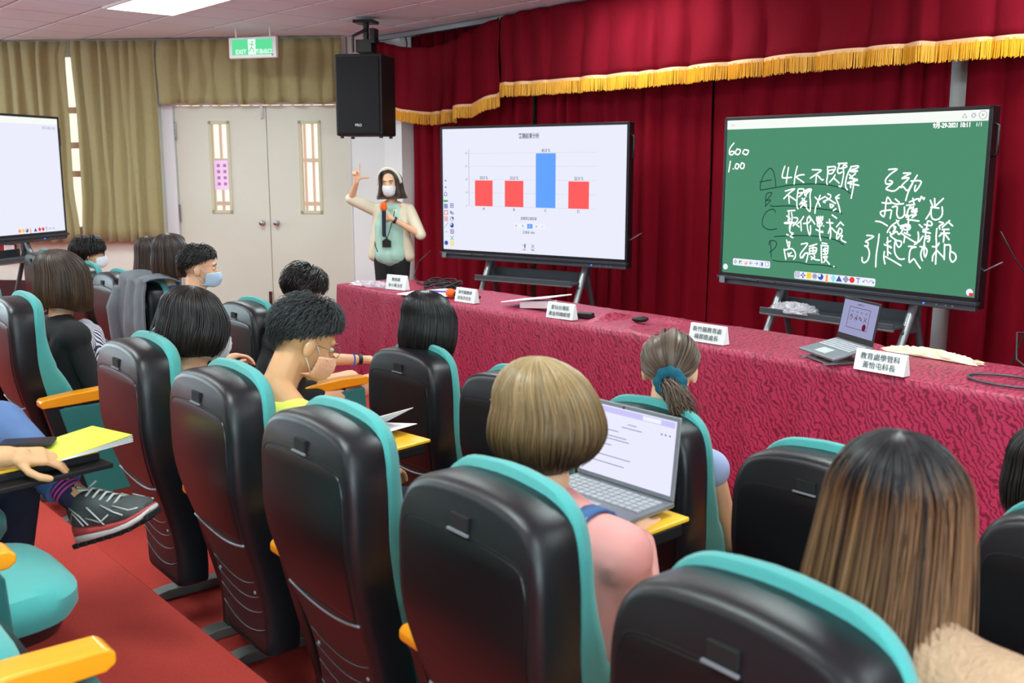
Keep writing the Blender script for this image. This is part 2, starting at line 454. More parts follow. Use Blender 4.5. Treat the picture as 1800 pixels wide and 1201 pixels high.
# left panel, right panel (their inner edges lean apart), short door valance
c1 = pleated('tan_curtain', 'tan_curtain', -6.3, -3.66, 3.11, 0.83, CM, 0.07, 0.15, 3)
tag(c1, 'tan pleated curtain left of the bright window gap, behind the left display', 'curtain')
c2 = pleated('tan_curtain', 'tan_curtain', -3.60, -2.60, 3.11, 0.84, CM, 0.07, 0.14, 8)
tag(c2, 'tan pleated curtain hanging between the window gap and the double door', 'curtain')
for o, sgn in ((c1, -1), (c2, 1)):
    inv = CM.inverted()
    for v in o.data.vertices:
        p = inv @ v.co
        if sgn == 1 and p.x < -3.2: p.x += 0.02*smoothstep(3.1, 2.2, p.z)*smoothstep(-3.2, -3.6, p.x) - 0.03*smoothstep(1.4, 0.9, p.z)
        if sgn == -1 and p.x > -4.2: p.x += (0.05*smoothstep(2.9, 3.12, p.z) + 0.045*smoothstep(1.5, 0.95, p.z))*smoothstep(-4.2, -3.7, p.x)
        v.co = CM @ p
c3 = pleated('door_valance', 'tan_curtain', -2.59, -0.44, 3.11, lambda x: 2.405+0.012*math.sin(x*21), CM, 0.06, 0.17, 15, nz=8)
tag(c3, 'short tan pleated valance hanging above the double door', 'valance')
# red stage curtains
SM = Matrix.Translation((0, 6.66, 0))
for (a, b_, sd, lab) in ((-9.22, -7.2, 21, 'dark red velvet stage curtain beside the column, behind the presenter'),
                         (-7.2, -5.1, 22, 'dark red velvet stage curtain behind the chart display'),
                         (-5.1, -3.16, 23, 'bright red velvet stage curtain between the two big displays'),
                         (-3.06, 4.6, 24, 'dark red velvet stage curtain right of the pale gap, behind the green display')):
    o = pleated('stage_curtain', 'red_velvet', a, b_, 3.1, -0.04, SM, 0.10, 0.20, sd, nz=10, sharp=0.8)
    tag(o, lab, 'curtain', 'red stage curtains')
VX = [-9.60, -9.33, -9.10, -8.85, -8.5, -8.2, -7.85, -7.46, -7.1, -6.5]
VZ = [3.09, 3.034, 2.979, 2.941, 2.914, 2.946, 3.028, 3.10, 3.12, 3.12]
BX = [-9.60, -9.255, -8.917, -8.513, -8.13, -7.767, -7.44]; BZ = [2.36, 2.337, 2.288, 2.249, 2.263, 2.33, 2.396]
VM = Matrix.Translation((0, 6.42, 0))
def fringe(parent, x0, x1, zf, mtx, amp, wl, seed):
    rnd = random.Random(seed); fr = MB(); br = MB()
    tmp = pleated('tmp', 'braid', x0, x1, lambda x: zf(x)+0.012, lambda x: zf(x)-0.012, mtx, amp, wl, seed, nz=1)
    # follow the hem of the valance itself: sample its lowest row
    return tmp
def valance(x0, x1, ztop, zbot, seed, label):
    nz = 10; wl = 0.30
    o = pleated('stage_valance', 'red_valance', x0, x1, ztop, zbot, VM, 0.10, wl, seed, nz=nz, sharp=0.6, flare=0.3)
    tag(o, label, 'valance', 'red swagged valance with gold fringe')
    vs = [v.co.copy() for v in o.data.vertices]; row = vs[nz::nz+1]
    off = Vector((0, -0.006, 0)); br = MB()
    V = []; F = []
    for i, p in enumerate(row):
        V += [p+off+Vector((0, 0, 0.014)), p+off+Vector((0, 0, -0.014))]
        if i: F.append((2*i-2, 2*i-1, 2*i+1, 2*i))
    b_ = MB().add(V, F).build('fringe_braid', 'braid', o); s_ = b_.modifiers.new('s', 'SOLIDIFY'); s_.thickness = 0.006; s_.offset = 0
    fr = MB(); rnd = random.Random(seed)
    for i in range(len(row)-1):
        L = (row[i+1]-row[i]).length; n_ = max(1, int(L/0.005))
        for k in range(n_):
            p = row[i].lerp(row[i+1], (k+rnd.random()*0.6)/n_) + off
            ln = rnd.uniform(0.108, 0.125); w_ = 0.0032
            a = p + Vector((0, rnd.uniform(-.004, .002), 0)); q = a + Vector((rnd.uniform(-.004, .004), rnd.uniform(-.006, .004), -ln))
            fr.add([a+Vector((-w_, 0, 0)), a+Vector((w_, 0, 0)), a+Vector((0, -w_, 0)), q+Vector((-w_, 0, 0)), q+Vector((w_, 0, 0)), q+Vector((0, -w_, 0))],
                   [(0, 2, 5, 3), (2, 1, 4, 5), (1, 0, 3, 4)])
    fo = fr.build('gold_fringe', 'gold_fringe', o); fo['kind'] = 'stuff'
    return o
valance(-9.58, -7.44, lambda x: float(np.interp(x, VX, VZ)), lambda x: float(np.interp(x, BX, BZ)), 31, 'sagging swag of dark red valance with gold fringe beside the loudspeaker')
valance(-7.46, 4.6, lambda x: float(np.interp(x, VX, VZ)), lambda x: 2.478+0.012*math.sin(x*1.3), 32, 'long straight dark red valance with gold fringe above the displays')
rail = MB().box((-2.5, 6.47, 3.10), (14.6, 0.05, 0.045)); rail.box((-2.5, 6.56, 3.115), (14.6, 0.12, 0.012))
tag(rail.build('curtain_rail', 'stand_silver', None, bevel=0.004), 'silver curtain rail fixed to the ceiling above the red valance', 'rail')
hk = empty('curtain_hook_row', (-8.6, 6.56, 3.1)); tag(hk, 'loose dark red curtain tapes and hooks hanging from the rail', 'hooks')
for i in range(7):
    x = -0.55+i*0.17+random.uniform(-.04, .04)
    MB().tube([(x, 0, 0), (x+.01, 0.01, -0.08), (x-.01, 0, -0.16), (x+.005, 0, -.2)], 0.006, 6).build('curtain_tape', 'red_valance', hk, smooth=True)

# ---------------------------------------------------------------- exit sign
ex = empty('exit_sign', (-9.87, 5.10, 2.93), R(32))
tag(ex, 'green lit exit sign hanging under the ceiling over the double door', 'exit sign')
MB().box((0, 0, 0), (0.56, 0.05, 0.215)).build('sign_housing', 'white_plastic', ex, bevel=0.012)
MB().box((0, -0.028, 0.005), (0.47, 0.006, 0.155)).build('sign_panel', 'exit_green', ex)
for sx in (-0.2, 0.2): MB().tube([(sx, 0, 0.1), (sx, 0, 0.2)], 0.008, 8).build('hanger', 'white_plastic', ex)
T = Matrix.Rotation(R(90), 4, 'X')
text_mesh('sign_text', 'EXIT', 0.062, 'exit_white', ex, Matrix.Translation((-0.13, -0.0325, -0.045)) @ T, bold=0.001)
text_mesh('sign_text', '緊急出口', 0.05, 'exit_white', ex, Matrix.Translation((0.135, -0.0325, -0.045)) @ T, bold=0.001)
MB().box((0, -0.0315, 0.005), (0.085, 0.002, 0.15)).build('pictogram_panel', 'exit_white', ex)
rm = MB(); rm.ell((0.008, -0.034, 0.055), (0.012, 0.002, 0.012), 10, 6)
for a, b_ in (((0.005, 0.04), (-0.004, 0.0)), ((0.003, 0.035), (0.026, 0.02)), ((0.003, 0.035), (-0.022, 0.03)), ((-0.004, 0), (0.02, -0.025)), ((0.02, -0.025), (0.02, -0.055)), ((-0.004, 0), (-0.02, -0.03)), ((-0.02, -0.03), (-0.034, -0.04))):
    rm.tube([(a[0], -0.034, a[1]), (b_[0], -0.034, b_[1])], 0.006, 6)
rm.build('running_figure', 'exit_green', ex)
MB().ell((0.235, -0.028, -0.08), (0.008, 0.006, 0.008), 8, 6).build('indicator_lamp', 'extinguisher_red', ex)

# ---------------------------------------------------------------- loudspeaker
sp = empty('loudspeaker', (-8.46, 5.55, 2.0), R(36)); tag(sp, 'black loudspeaker on a ceiling bracket left of the red valance', 'loudspeaker')
MB().prism([(-0.24, 0), (0.24, 0), (0.24, 0.77), (-0.24, 0.77)], 0.40, Matrix.Translation((0, 0.0, 0))).build('cabinet', 'speaker_box', sp, bevel=0.02)
MB().box((0, -0.205, 0.385), (0.43, 0.02, 0.72)).build('grille', 'speaker_cloth', sp, bevel=0.006)
for sx in (-1, 1):
    for sy in (-1, 1): MB().tube([(sx*0.2, sy*0.14, -0.02), (sx*0.2, sy*0.14, 0.01)], 0.018, 10).build('rubber_foot', 'black_metal', sp)
text_mesh('brand_plate', 'PRO', 0.035, 'white_plastic', sp, Matrix.Translation((0, -0.2165, 0.10)) @ T)
br = MB().box((0, 0.05, 0.86), (0.16, 0.16, 0.12)).tube([(0, 0.05, 0.85), (0, 0.05, 1.1)], 0.03, 10)
br.box((0, 0.05, 1.09), (0.2, 0.2, 0.03)); br.tube([(-0.1, -0.05, 0.8), (-0.1, -0.05, 0.95), (0.02, 0.02, 1.02)], 0.016, 8); br.box((0.1, 0.0, 0.95), (0.05, 0.12, 0.14))
br.build('bracket', 'black_metal', sp, bevel=0.004)
# ---------------------------------------------------------------- interactive displays
def screen_mats():
    emat('screen_white', (226, 228, 243), 1.0); emat('screen_green', (76, 138, 108), 1.0); emat('screen_bar', (238, 242, 236), 1.0)
    emat('chart_red', (250, 92, 92), 1.0); emat('chart_blue', (98, 158, 250), 1.0); emat('grid_line', (200, 204, 218), 1.0)
    emat('screen_ink', (70, 72, 90), 1.0); emat('pen_white', (252, 252, 255), 1.15); emat('pen_dark', (34, 66, 56), 1.0)
    emat('icon_blue', (60, 84, 160), 1.0); emat('icon_green', (60, 170, 90), 1.0); emat('icon_red', (225, 60, 60), 1.0)
    emat('icon_yellow', (250, 205, 40), 1.0); emat('icon_grey', (150, 152, 176), 1.0); emat('icon_orange', (245, 150, 90), 1.0)
    emat('icon_cyan', (150, 220, 225), 1.0); emat('toolbar_white', (232, 234, 252), 1.0); emat('led_blue', (60, 120, 255), 2.0)
    emat('laptop_screen', (150, 152, 190), 1.0); emat('laptop_bright', (226, 226, 250), 1.0); emat('tab_lilac', (196, 190, 240), 1.0)
    emat('maroon', (96, 30, 52), 1.0)
screen_mats()
PW, PH = 1.885, 1.145
SW, SH = 1.835, 1.055          # glowing area
SX0, SZ0 = -SW/2, PH - 0.022 - SH
def disp(name, left, right, ztop, label, screen_mat, stand=True):
    L = Vector(left); Rr = Vector(right); c = (L+Rr)/2; rz = math.atan2(Rr.y-L.y, Rr.x-L.x)
    t = empty(name, (c.x, c.y, 0), rz); tag(t, label, 'display', 'rolling interactive displays')
    zb = ztop - PH
    m = MB(); m.box((0, 0.045, zb+PH/2), (PW, 0.07, PH)); m.build('panel_housing', 'bezel', t, bevel=0.006)
    fr = MB(); yy = 0.004
    fr.box((0, yy, ztop-0.01), (PW, 0.02, 0.02)); fr.box((-PW/2+0.011, yy, zb+PH/2), (0.022, 0.02, PH)); fr.box((PW/2-0.011, yy, zb+PH/2), (0.022, 0.02, PH)); fr.box((0, yy, zb+SZ0-0.012), (PW, 0.02, 0.026))
    fr.build('bezel_frame', 'bezel', t, bevel=0.003)
    MB().box((0, -0.004, zb+SZ0-0.034), (PW+0.006, 0.05, 0.022)).build('chin_strip', 'chin_grey', t, bevel=0.004)
    ch = MB().box((0, 0.02, zb+SZ0-0.062), (PW-0.02, 0.06, 0.036)).build('chin_bar', 'stand_dark', t, bevel=0.006)
    MB().box((-PW/2+0.05, -0.032, zb+SZ0-0.05), (0.045, 0.006, 0.045)).build('chin_plate', 'laptop_grey', ch)
    for x in (0.62, 0.7, 0.76, 0.80): MB().tube([(x, -0.014, zb+SZ0-0.06), (x, -0.008, zb+SZ0-0.06)], 0.006, 8).build('chin_button', 'led_blue' if x == 0.62 else 'silver_trim', ch)
    for sx in (-0.86, 0.86):
        pass
    MB().tube([(PW/2, 0.02, ztop-0.1), (PW/2+0.028, 0.02, ztop-0.11), (PW/2+0.028, 0.02, ztop-0.27), (PW/2, 0.02, ztop-0.28)], 0.008, 8).build('side_handle', 'bezel', t, smooth=True)
    pn = MB()
    pn.tube([(-PW/2+0.2, -0.034, zb+SZ0-0.035), (-PW/2+0.36, -0.034, zb+SZ0-0.035)], 0.005, 6); pn.tube([(-PW/2+0.42, -0.034, zb+SZ0-0.035), (-PW/2+0.50, -0.034, zb+SZ0-0.035)], 0.005, 6)
    pn.build('stylus', 'black_metal', t)
    MB().tube([(PW/2-0.005, 0.04, zb+0.22), (PW/2+0.10, 0.04, zb+0.28)], 0.004, 6).build('antenna', 'stand_silver', t)
    sc = MB().box((0, -0.001, zb+SZ0+SH/2), (SW, 0.006, SH)).build('screen', screen_mat, t)
    if stand:
        for sx in (-0.48, 0.50):
            MB().caps((sx, 0.10, zb-0.02), 0.026, (sx, -0.34, 0.0), 0.024).build('stand_leg', 'stand_silver', t, smooth=True)
            MB().caps((sx, 0.10, zb-0.02), 0.022, (sx, 0.42, 0.0), 0.020).build('stand_leg', 'stand_dark', t, smooth=True)
            MB().box((sx, 0.12, zb+0.2), (0.06, 0.03, 0.6)).build('mounting_rail', 'stand_dark', t)
            MB().prism([(-0.10, 0), (0.10, 0), (0.06, 0.11), (-0.02, 0.11)], 0.02, Matrix.Translation((sx, 0.08, zb-0.2)) @ Matrix.Rotation(R(90), 4, 'Z')).build('bracket_plate', 'stand_dark', t)
            for fy in (-0.34, 0.42):
                MB().tube([(sx-0.012, fy, -0.035), (sx+0.012, fy, -0.035)], 0.035, 14).build('caster', 'black_metal', t, smooth='auto')
        sh = MB(); sh.box((0.01, 0.03, zb-0.155), (0.98, 0.30, 0.018)); sh.box((0.01, -0.125, zb-0.145), (0.98, 0.015, 0.04)); sh.box((0.01, 0.18, zb-0.12), (0.98, 0.015, 0.08))
        sh.build('stand_shelf', 'stand_dark', t, bevel=0.004)
        MB().tube([(-0.48, -0.12, zb-0.165), (0.50, -0.12, zb-0.165)], 0.012, 8).build('shelf_edge', 'stand_silver', t)
    return t, sc, zb
def uvp(zb, u, v, y=-0.0045): return (SX0+u*SW, y, zb+SZ0+v*SH)
def rect(sc, name, m, zb, u0, v0, u1, v1, y=-0.0045, d=0.0006):
    a = uvp(zb, u0, v0, y); b_ = uvp(zb, u1, v1, y)
    return MB().box(((a[0]+b_[0])/2, y, (a[2]+b_[2])/2), (abs(b_[0]-a[0]), d, abs(b_[2]-a[2]))).build(name, m, sc)
def stext(sc, zb, body, u, v, size, m='screen_ink', align='CENTER', sx=1.0, bold=0.0, y=-0.006):
    return text_mesh('screen_text', body, size, m, sc, Matrix.Translation(uvp(zb, u, v, y)) @ T, align, sx, bold)

# chart display
t, sc, zb = disp('interactive_display', (-7.165, 5.475), (-5.34, 5.93), 2.055, 'interactive display on a rolling stand showing a bar chart in red and blue', 'screen_white')
for v in (0.372, 0.48, 0.588, 0.695, 0.80): rect(sc, 'grid_line', 'grid_line', zb, 0.152, v-0.0012, 0.857, v+0.0012)
rect(sc, 'chart_axis', 'icon_grey', zb, 0.157, 0.371, 0.159, 0.834)
for nm, u0, u1, v, l, tx in (('A', .194, .297, .581, 'A', '20.0 %'), ('B', .367, .471, .581, 'B', '20.0 %'), ('C', .539, .645, .796, 'C', '40.0 %'), ('D', .713, .819, .581, 'D', '20.0 %')):
    rect(sc, 'chart_bar', 'chart_blue' if nm == 'C' else 'chart_red', zb, u0, .372, u1, v, -0.0055)
    stext(sc, zb, l, (u0+u1)/2, .350, 0.034); stext(sc, zb, tx, (u0+u1)/2, v+.020, 0.038, sx=0.85)
for q, tx in ((.371, '0'), (.48, '10'), (.587, '20'), (.695, '30'), (.80, '40')): stext(sc, zb, tx, .143, q, 0.024, 'icon_grey')
stext(sc, zb, '答題結果分析', .501, .929, 0.048, sx=0.72, bold=0.0006)
stext(sc, zb, '請選擇正確答案', .501, .281, 0.030, sx=0.78)
for u, l in ((.431, 'A'), (.469, 'B'), (.507, 'C'), (.544, 'D'), (.576, '>')):
    if l == 'C': rect(sc, 'answer_button', 'chart_blue', zb, .492, .204, .522, .241)
    stext(sc, zb, l, u, .222, 0.026, 'screen_white' if l == 'C' else 'screen_ink', y=-0.0065)
rect(sc, 'answer_strip', 'toolbar_white', zb, .418, .202, .590, .243, -0.0042)
stext(sc, zb, '正確率: 40%', .501, .170, 0.028, sx=0.85)
stext(sc, zb, '✕', .524, .062, 0.045); stext(sc, zb, '◂▮', .477, .066, 0.035)
stext(sc, zb, '列表', .477, .032, 0.016); stext(sc, zb, '關閉', .524, .032, 0.016)
icons = [(.015, .575, '◂', 'icon_blue'), (.016, .52, '◂', 'icon_blue'), (.016, .464, '⌂', 'icon_blue'), (.016, .411, '▰', 'icon_green'), (.017, .36, '▦', 'icon_blue'), (.018, .306, '▢', 'icon_red'), (.017, .254, '▣', 'icon_red'), (.017, .198, '╱', 'icon_green'), (.018, .145, '··', 'icon_blue'), (.017, .050, '●', 'icon_blue'),
         (.054, .366, '▣', 'icon_blue'), (.055, .307, '✎', 'icon_blue'), (.054, .254, '◔', 'icon_blue'), (.053, .201, '◕', 'icon_blue'), (.054, .148, '▤', 'icon_blue'), (.053, .096, '✕', 'icon_green'), (.054, .047, '◎', 'icon_yellow')]
for u, v, g_, m_ in icons: stext(sc, zb, g_, u, v, 0.052, m_, bold=0.0008)

# green board display
t2d, sc, zb = disp('interactive_display', (-4.353, 5.823), (-2.47, 5.73), 2.048, 'interactive display on a rolling stand showing white handwriting on green', 'screen_green')
rect(sc, 'title_bar', 'screen_bar', zb, 0, .942, 1, 1)
stext(sc, zb, '9月-29-2021 10:11', .948, .923, 0.036, 'pen_white', 'RIGHT', 0.82, 0.0014); stext(sc, zb, '1/1', .984, .923, 0.032, 'pen_white', 'RIGHT')
for u, g_ in ((.926, '△'), (.954, '◎'), (.983, '⊗'), (.027, '▱')): stext(sc, zb, g_, u, .970, 0.034, 'icon_grey')
HAND_WHITE = "542,845 531,814 522,771 534,758 603,763;574,836 566,780 561,721;648,845 633,776 629,714;709,783 676,781 644,766 673,747 709,726;774,820 843,818 834,804 763,759;811,782 809,723;823,778 857,747 869,749;898,842 901,779 896,737 902,716;898,839 958,842 954,817 936,794 908,794 909,814 949,821;961,784 948,761 920,731;952,761 997,726;980,864 1048,867;992,862 982,829 978,809 991,794 1016,805;994,829 1043,838 1047,850 1028,854 1019,838 1028,801 1022,747 1013,702 996,705;1080,842 1134,848 1131,834 1081,818 1132,814 1114,806 1079,809;1084,842 1059,793 1046,731 1050,698 1063,680;1119,793 1075,762;1073,787 1098,763;1077,762 1135,753;1067,731 1136,747;1063,727 1149,712;1103,761 1110,720 1097,621;1085,740 1088,695;556,660 635,679 591,646 546,603;586,637 594,570;597,622 650,593;664,674 659,604 662,548 673,531;669,678 712,677 708,653 674,620;673,648 708,651;724,632 725,666 762,680 777,674;733,658 762,667 738,645 734,624;774,674 766,633 774,573 772,516 744,538;700,610 731,585 712,567;725,611 691,575;684,566 741,588 712,563 742,564;717,572 693,541;712,563 743,549;809,621 830,603;850,635 835,592 818,545 815,504;892,628 845,603;836,588 855,555;911,647 935,637 927,612 879,592 894,584;902,620 977,580;934,574 940,549 963,563 943,573;983,543 963,529;1004,643 974,622 1003,618;977,618 1001,572 1018,519;584,512 646,518;595,510 598,427;578,474 610,454 590,444;618,500 626,450 609,362 641,346 626,334;560,421 616,432 632,420 565,417;607,405 606,379;585,334 600,330;616,323 640,313;641,464 672,461 668,439 636,402;642,429 690,396;722,476 703,445 676,422;701,432 709,369;724,424 764,430 783,457 762,473 753,447 762,383 781,341 787,371 783,410;769,482 819,424;832,476 838,442 877,453 880,483;846,481 848,447;863,482 862,452;832,464 876,470;839,430 878,436 869,414 845,409 839,430;831,384 886,366 881,376;858,443 861,375 866,333 875,306;891,414 892,413;914,440 965,438;935,464 944,422 952,363 949,325;945,409 933,362;957,402 995,370;955,496 992,475;1026,449 995,412;1029,443 1049,427;1019,405 1039,393 1036,368 1012,362 1015,396 1001,353 1005,324 1023,346 1046,352 1038,322 1075,305;587,292 599,255 610,238 616,279 598,273;569,222 576,192 588,146;575,214 631,231 663,207 670,172 656,151;604,194 611,168;633,200 608,176 652,175;714,269 764,279 758,257 715,202 711,175 722,167 750,204;732,168 751,200 773,206 772,175 764,140;783,257 844,278;784,241 788,198;786,242 841,250 835,210 791,203;787,222 839,230;813,261 818,209 832,184 805,161;802,182 838,163 873,161;886,289 925,285;879,271 938,269;882,265 885,205 893,144;898,241 939,256;912,254 917,208;934,256 934,213 900,206;899,228 937,233;901,185 935,192 908,147;906,185 955,138;991,124 994,123;1363,823 1423,826 1380,794 1348,758 1347,734 1358,724 1393,731 1394,743 1374,748;1393,727 1354,694 1370,683 1405,677 1430,688 1450,708;1470,799 1521,799 1492,783 1462,763 1512,768 1474,728 1459,702 1476,708 1507,682 1537,733 1567,786;1528,747 1592,749 1592,722 1562,679 1556,702 1561,718;1538,729 1512,670 1499,615;1331,596 1397,596 1368,635 1360,594 1357,534 1350,500 1327,517 1330,537 1398,548;1425,624 1455,601;1403,598 1436,589 1485,594;1404,544 1397,490;1407,568 1441,573 1442,525 1455,498 1476,497 1496,520 1493,571;1525,606 1577,629;1548,632 1559,593;1507,583 1563,591;1539,584 1516,540 1522,513;1523,560 1548,569;1556,577 1545,541;1549,553 1582,562 1550,538 1583,547 1556,514 1580,523 1552,502;1520,540 1510,504 1551,522;1519,489 1600,481;1522,513 1529,474 1521,434;1586,631 1595,614 1605,645 1614,634 1627,638 1623,626;1669,622 1687,582;1696,634 1702,582;1754,636 1700,580;1676,577 1729,572;1680,566 1670,535 1648,497;1677,562 1684,512 1705,495 1737,503 1755,534 1750,580;1496,520 1509,512;1292,466 1330,463 1380,439;1443,480 1462,447;1460,477 1411,441 1387,404 1383,393;1419,441 1442,431 1424,398;1429,434 1435,406;1400,396 1419,381 1448,403 1466,384 1483,397;1410,377 1409,369 1451,343 1486,337 1488,313 1472,296 1453,319 1447,343 1441,310 1448,254 1481,216 1517,219;1471,440 1496,449 1476,428 1490,421 1483,397;1505,454 1539,451 1540,424 1503,418 1499,441 1535,439;1528,478 1525,395;1504,398 1547,381;1483,393 1545,357 1601,336 1635,382;1511,378 1506,330;1600,407 1606,376 1601,336 1581,323;1605,457 1627,440;1640,460 1688,455 1686,478 1661,483 1659,457 1653,418;1634,427 1669,430;1633,413 1685,404;1636,425 1637,409;1654,410 1649,355 1647,324;1652,379 1680,384 1680,351 1670,348;1657,367 1677,369;1233,364 1285,359 1227,321 1245,314 1244,289 1222,290 1247,277 1261,237 1252,191 1226,170 1209,183 1208,206;1324,378 1321,319 1313,236 1314,148;1387,357 1397,234;1383,323 1411,336;1366,309 1420,289;1415,296 1371,306;1400,259 1418,248;1371,259 1369,220 1381,174;1380,225 1443,197 1497,171;1542,307 1594,306 1561,294 1551,254 1555,198 1583,224 1605,198 1633,165;1621,310 1657,305 1671,282 1661,242 1650,276 1651,324 1633,283 1631,248 1644,217;1726,437 1725,383 1731,329 1735,201;1739,482 1767,474 1741,453 1746,435;1806,493 1761,447;1799,483 1828,460;1762,433 1806,436;1756,408 1811,411;1774,432 1777,394 1776,351;1764,405 1745,388;1788,398 1812,369;1705,316 1734,318 1748,342;1732,286 1713,254 1712,220;1739,291 1782,251;1785,336 1790,236;1787,329 1817,335 1826,312 1826,254 1844,223 1866,246 1860,276 1836,290;71,1025 34,984 31,941 59,935 77,956 50,961 35,949;100,977 86,944 120,937 134,970 100,977;171,972 157,946 195,934 209,964 171,972;43,884 30,801;71,825 74,823;100,864 90,835 112,825 126,856 100,864;150,871 139,835 167,828 176,859 150,871"
HAND_DARK = "332,662 331,707 357,778 393,818 417,829 442,805 460,753 471,683;324,724 375,734 429,741;332,662 453,682 608,707 760,716 883,714 994,697 1051,678 1088,652;387,539 388,632 439,642 403,597 387,583 430,589 384,539;429,549 459,541 585,550 718,544 868,536 965,527 1018,519 1031,505;474,496 471,512 444,520 397,498 366,447 366,394 408,366 451,364 496,373;477,312 627,327 779,336 903,331 1000,315 1057,287;441,281 452,219 458,152;432,245 441,277 482,279 501,258 484,221 440,189;469,132 531,124 688,132 780,122 889,126 1006,119"
def strokes(data, name, m, r, y):
    for s_ in data.split(';'):
        p = [tuple(int(q) for q in a.split(',')) for a in s_.split()]
        P = [Vector(uvp(zb, a/2000, b_/1200, y)) for a, b_ in p]
        Q = []                       # smooth the stroke with a Catmull-Rom pass
        for i in range(len(P)-1):
            p0 = P[max(i-1, 0)]; p1 = P[i]; p2 = P[i+1]; p3 = P[min(i+2, len(P)-1)]
            for k in range(3):
                t_ = k/3
                Q.append(0.5*((2*p1)+(-p0+p2)*t_+(2*p0-5*p1+4*p2-p3)*t_*t_+(-p0+3*p1-3*p2+p3)*t_**3))
        Q.append(P[-1])
        mb = MB()
        for i, q in enumerate(Q):
            mb.add([q+Vector((math.cos(a)*r, 0, math.sin(a)*r)) for a in [k*math.pi/4 for k in range(8)]], [tuple(range(8))])
            if i:
                d = q-Q[i-1]
                if d.length < 1e-6: continue
                d.normalize(); n_ = Vector((-d.z, 0, d.x))*r
                mb.add([Q[i-1]+n_, Q[i-1]-n_, q-n_, q+n_], [(0, 1, 2, 3)])
        mb.build(name, m, sc)
strokes(HAND_WHITE, 'pen_stroke', 'pen_white', 0.0048, -0.0065)
strokes(HAND_DARK, 'pen_stroke', 'pen_dark', 0.0034, -0.0055)
def roundrect(name, m, u0, v0, u1, v1, y, rr=0.012):
    a = uvp(zb, u0, v0, y); b_ = uvp(zb, u1, v1, y); pts = []
    for cx, cz, a0 in ((b_[0]-rr, b_[2]-rr, 0), (a[0]+rr, b_[2]-rr, 90), (a[0]+rr, a[2]+rr, 180), (b_[0]-rr, a[2]+rr, 270)):
        for k in range(4): an = R(a0+30*k); pts.append((cx+rr*math.cos(an), y, cz+rr*math.sin(an)))
    return MB().add(pts, [tuple(range(len(pts)))]).build(name, m, sc)
roundrect('toolbar', 'toolbar_white', .051, .053, .225, .099, -0.0050)
roundrect('toolbar', 'toolbar_white', .333, .006, .659, .053, -0.0050)
for u, g_, m_ in ((.064, '✥', 'icon_grey'), (.088, '◩', 'icon_green'), (.113, '◪', 'icon_orange'), (.138, '←', 'icon_blue'), (.162, '→', 'icon_blue'), (.186, '◨', 'icon_blue'), (.211, '▢', 'icon_grey')): stext(sc, zb, g_, u, .076, 0.04, m_)
for u, g_, m_ in ((.346, '▩', 'icon_grey'), (.371, '✥', 'icon_blue'), (.396, '■', 'icon_yellow'), (.42, '◉', 'icon_grey'), (.445, '◕', 'icon_blue'), (.47, '▮', 'icon_orange'), (.496, '♦', 'icon_cyan'), (.519, '▲', 'icon_blue'), (.546, '◆', 'icon_grey'), (.57, '●', 'icon_red'), (.594, 'T', 'icon_blue'), (.621, '↶', 'icon_blue'), (.645, '↷', 'icon_blue')):
    stext(sc, zb, g_, u, .029, 0.05, m_)
for u, v in ((.016, .037), (.985, .028)):
    a = uvp(zb, u, v, -0.005)
    MB().add([(a[0]+.021*math.cos(k*R(20)), -0.005, a[2]+.021*math.sin(k*R(20))) for k in range(18)], [tuple(range(18))]).build('round_button', 'toolbar_white', sc)
rect(sc, 'red_badge', 'icon_red', zb, .984, .008, .997, .026, -0.006)
# left display
Ld = Vector((0.555, -0.832)); Rr = Vector((-10.17, 3.185)); Ll = Rr + Ld*PW
t3d, sc, zb = disp('interactive_display', (Ll.x, Ll.y), (Rr.x, Rr.y), 2.175, 'white interactive display at the far left in front of the tan curtain', 'screen_white')
rect(sc, 'title_bar', 'screen_bar', zb, 0, .945, 1, 1, )
stext(sc, zb, '9月-29-2021 10:11', .985, .915, 0.034, 'icon_grey', 'RIGHT', 0.7)
for u, g_, m_ in ((.70, '●', 'icon_orange'), (.725, '●', 'icon_yellow'), (.75, '◕', 'icon_blue'), (.775, '▮', 'icon_orange'), (.81, '▲', 'icon_blue'), (.84, '◆', 'icon_red'), (.865, '●', 'icon_red'), (.89, 'T', 'icon_blue'), (.915, '↶', 'icon_blue'), (.94, '↷', 'icon_blue')):
    stext(sc, zb, g_, u-0.03, .026, 0.045, m_)
# fire call box on the wall under the left display
fb = empty('alarm_box', tuple(wp(4.62, 0.03, 0.70)), math.atan2(WL.y, WL.x)+math.pi); tag(fb, 'small dark red wall box with a white notice below the left display', 'alarm box')
MB().box((0, 0, 0), (0.22, 0.08, 0.18)).build('box_body', 'extinguisher_red', fb, bevel=0.01)
MB().box((0.06, -0.042, 0), (0.13, 0.004, 0.17)).build('notice_label', 'paper', fb)

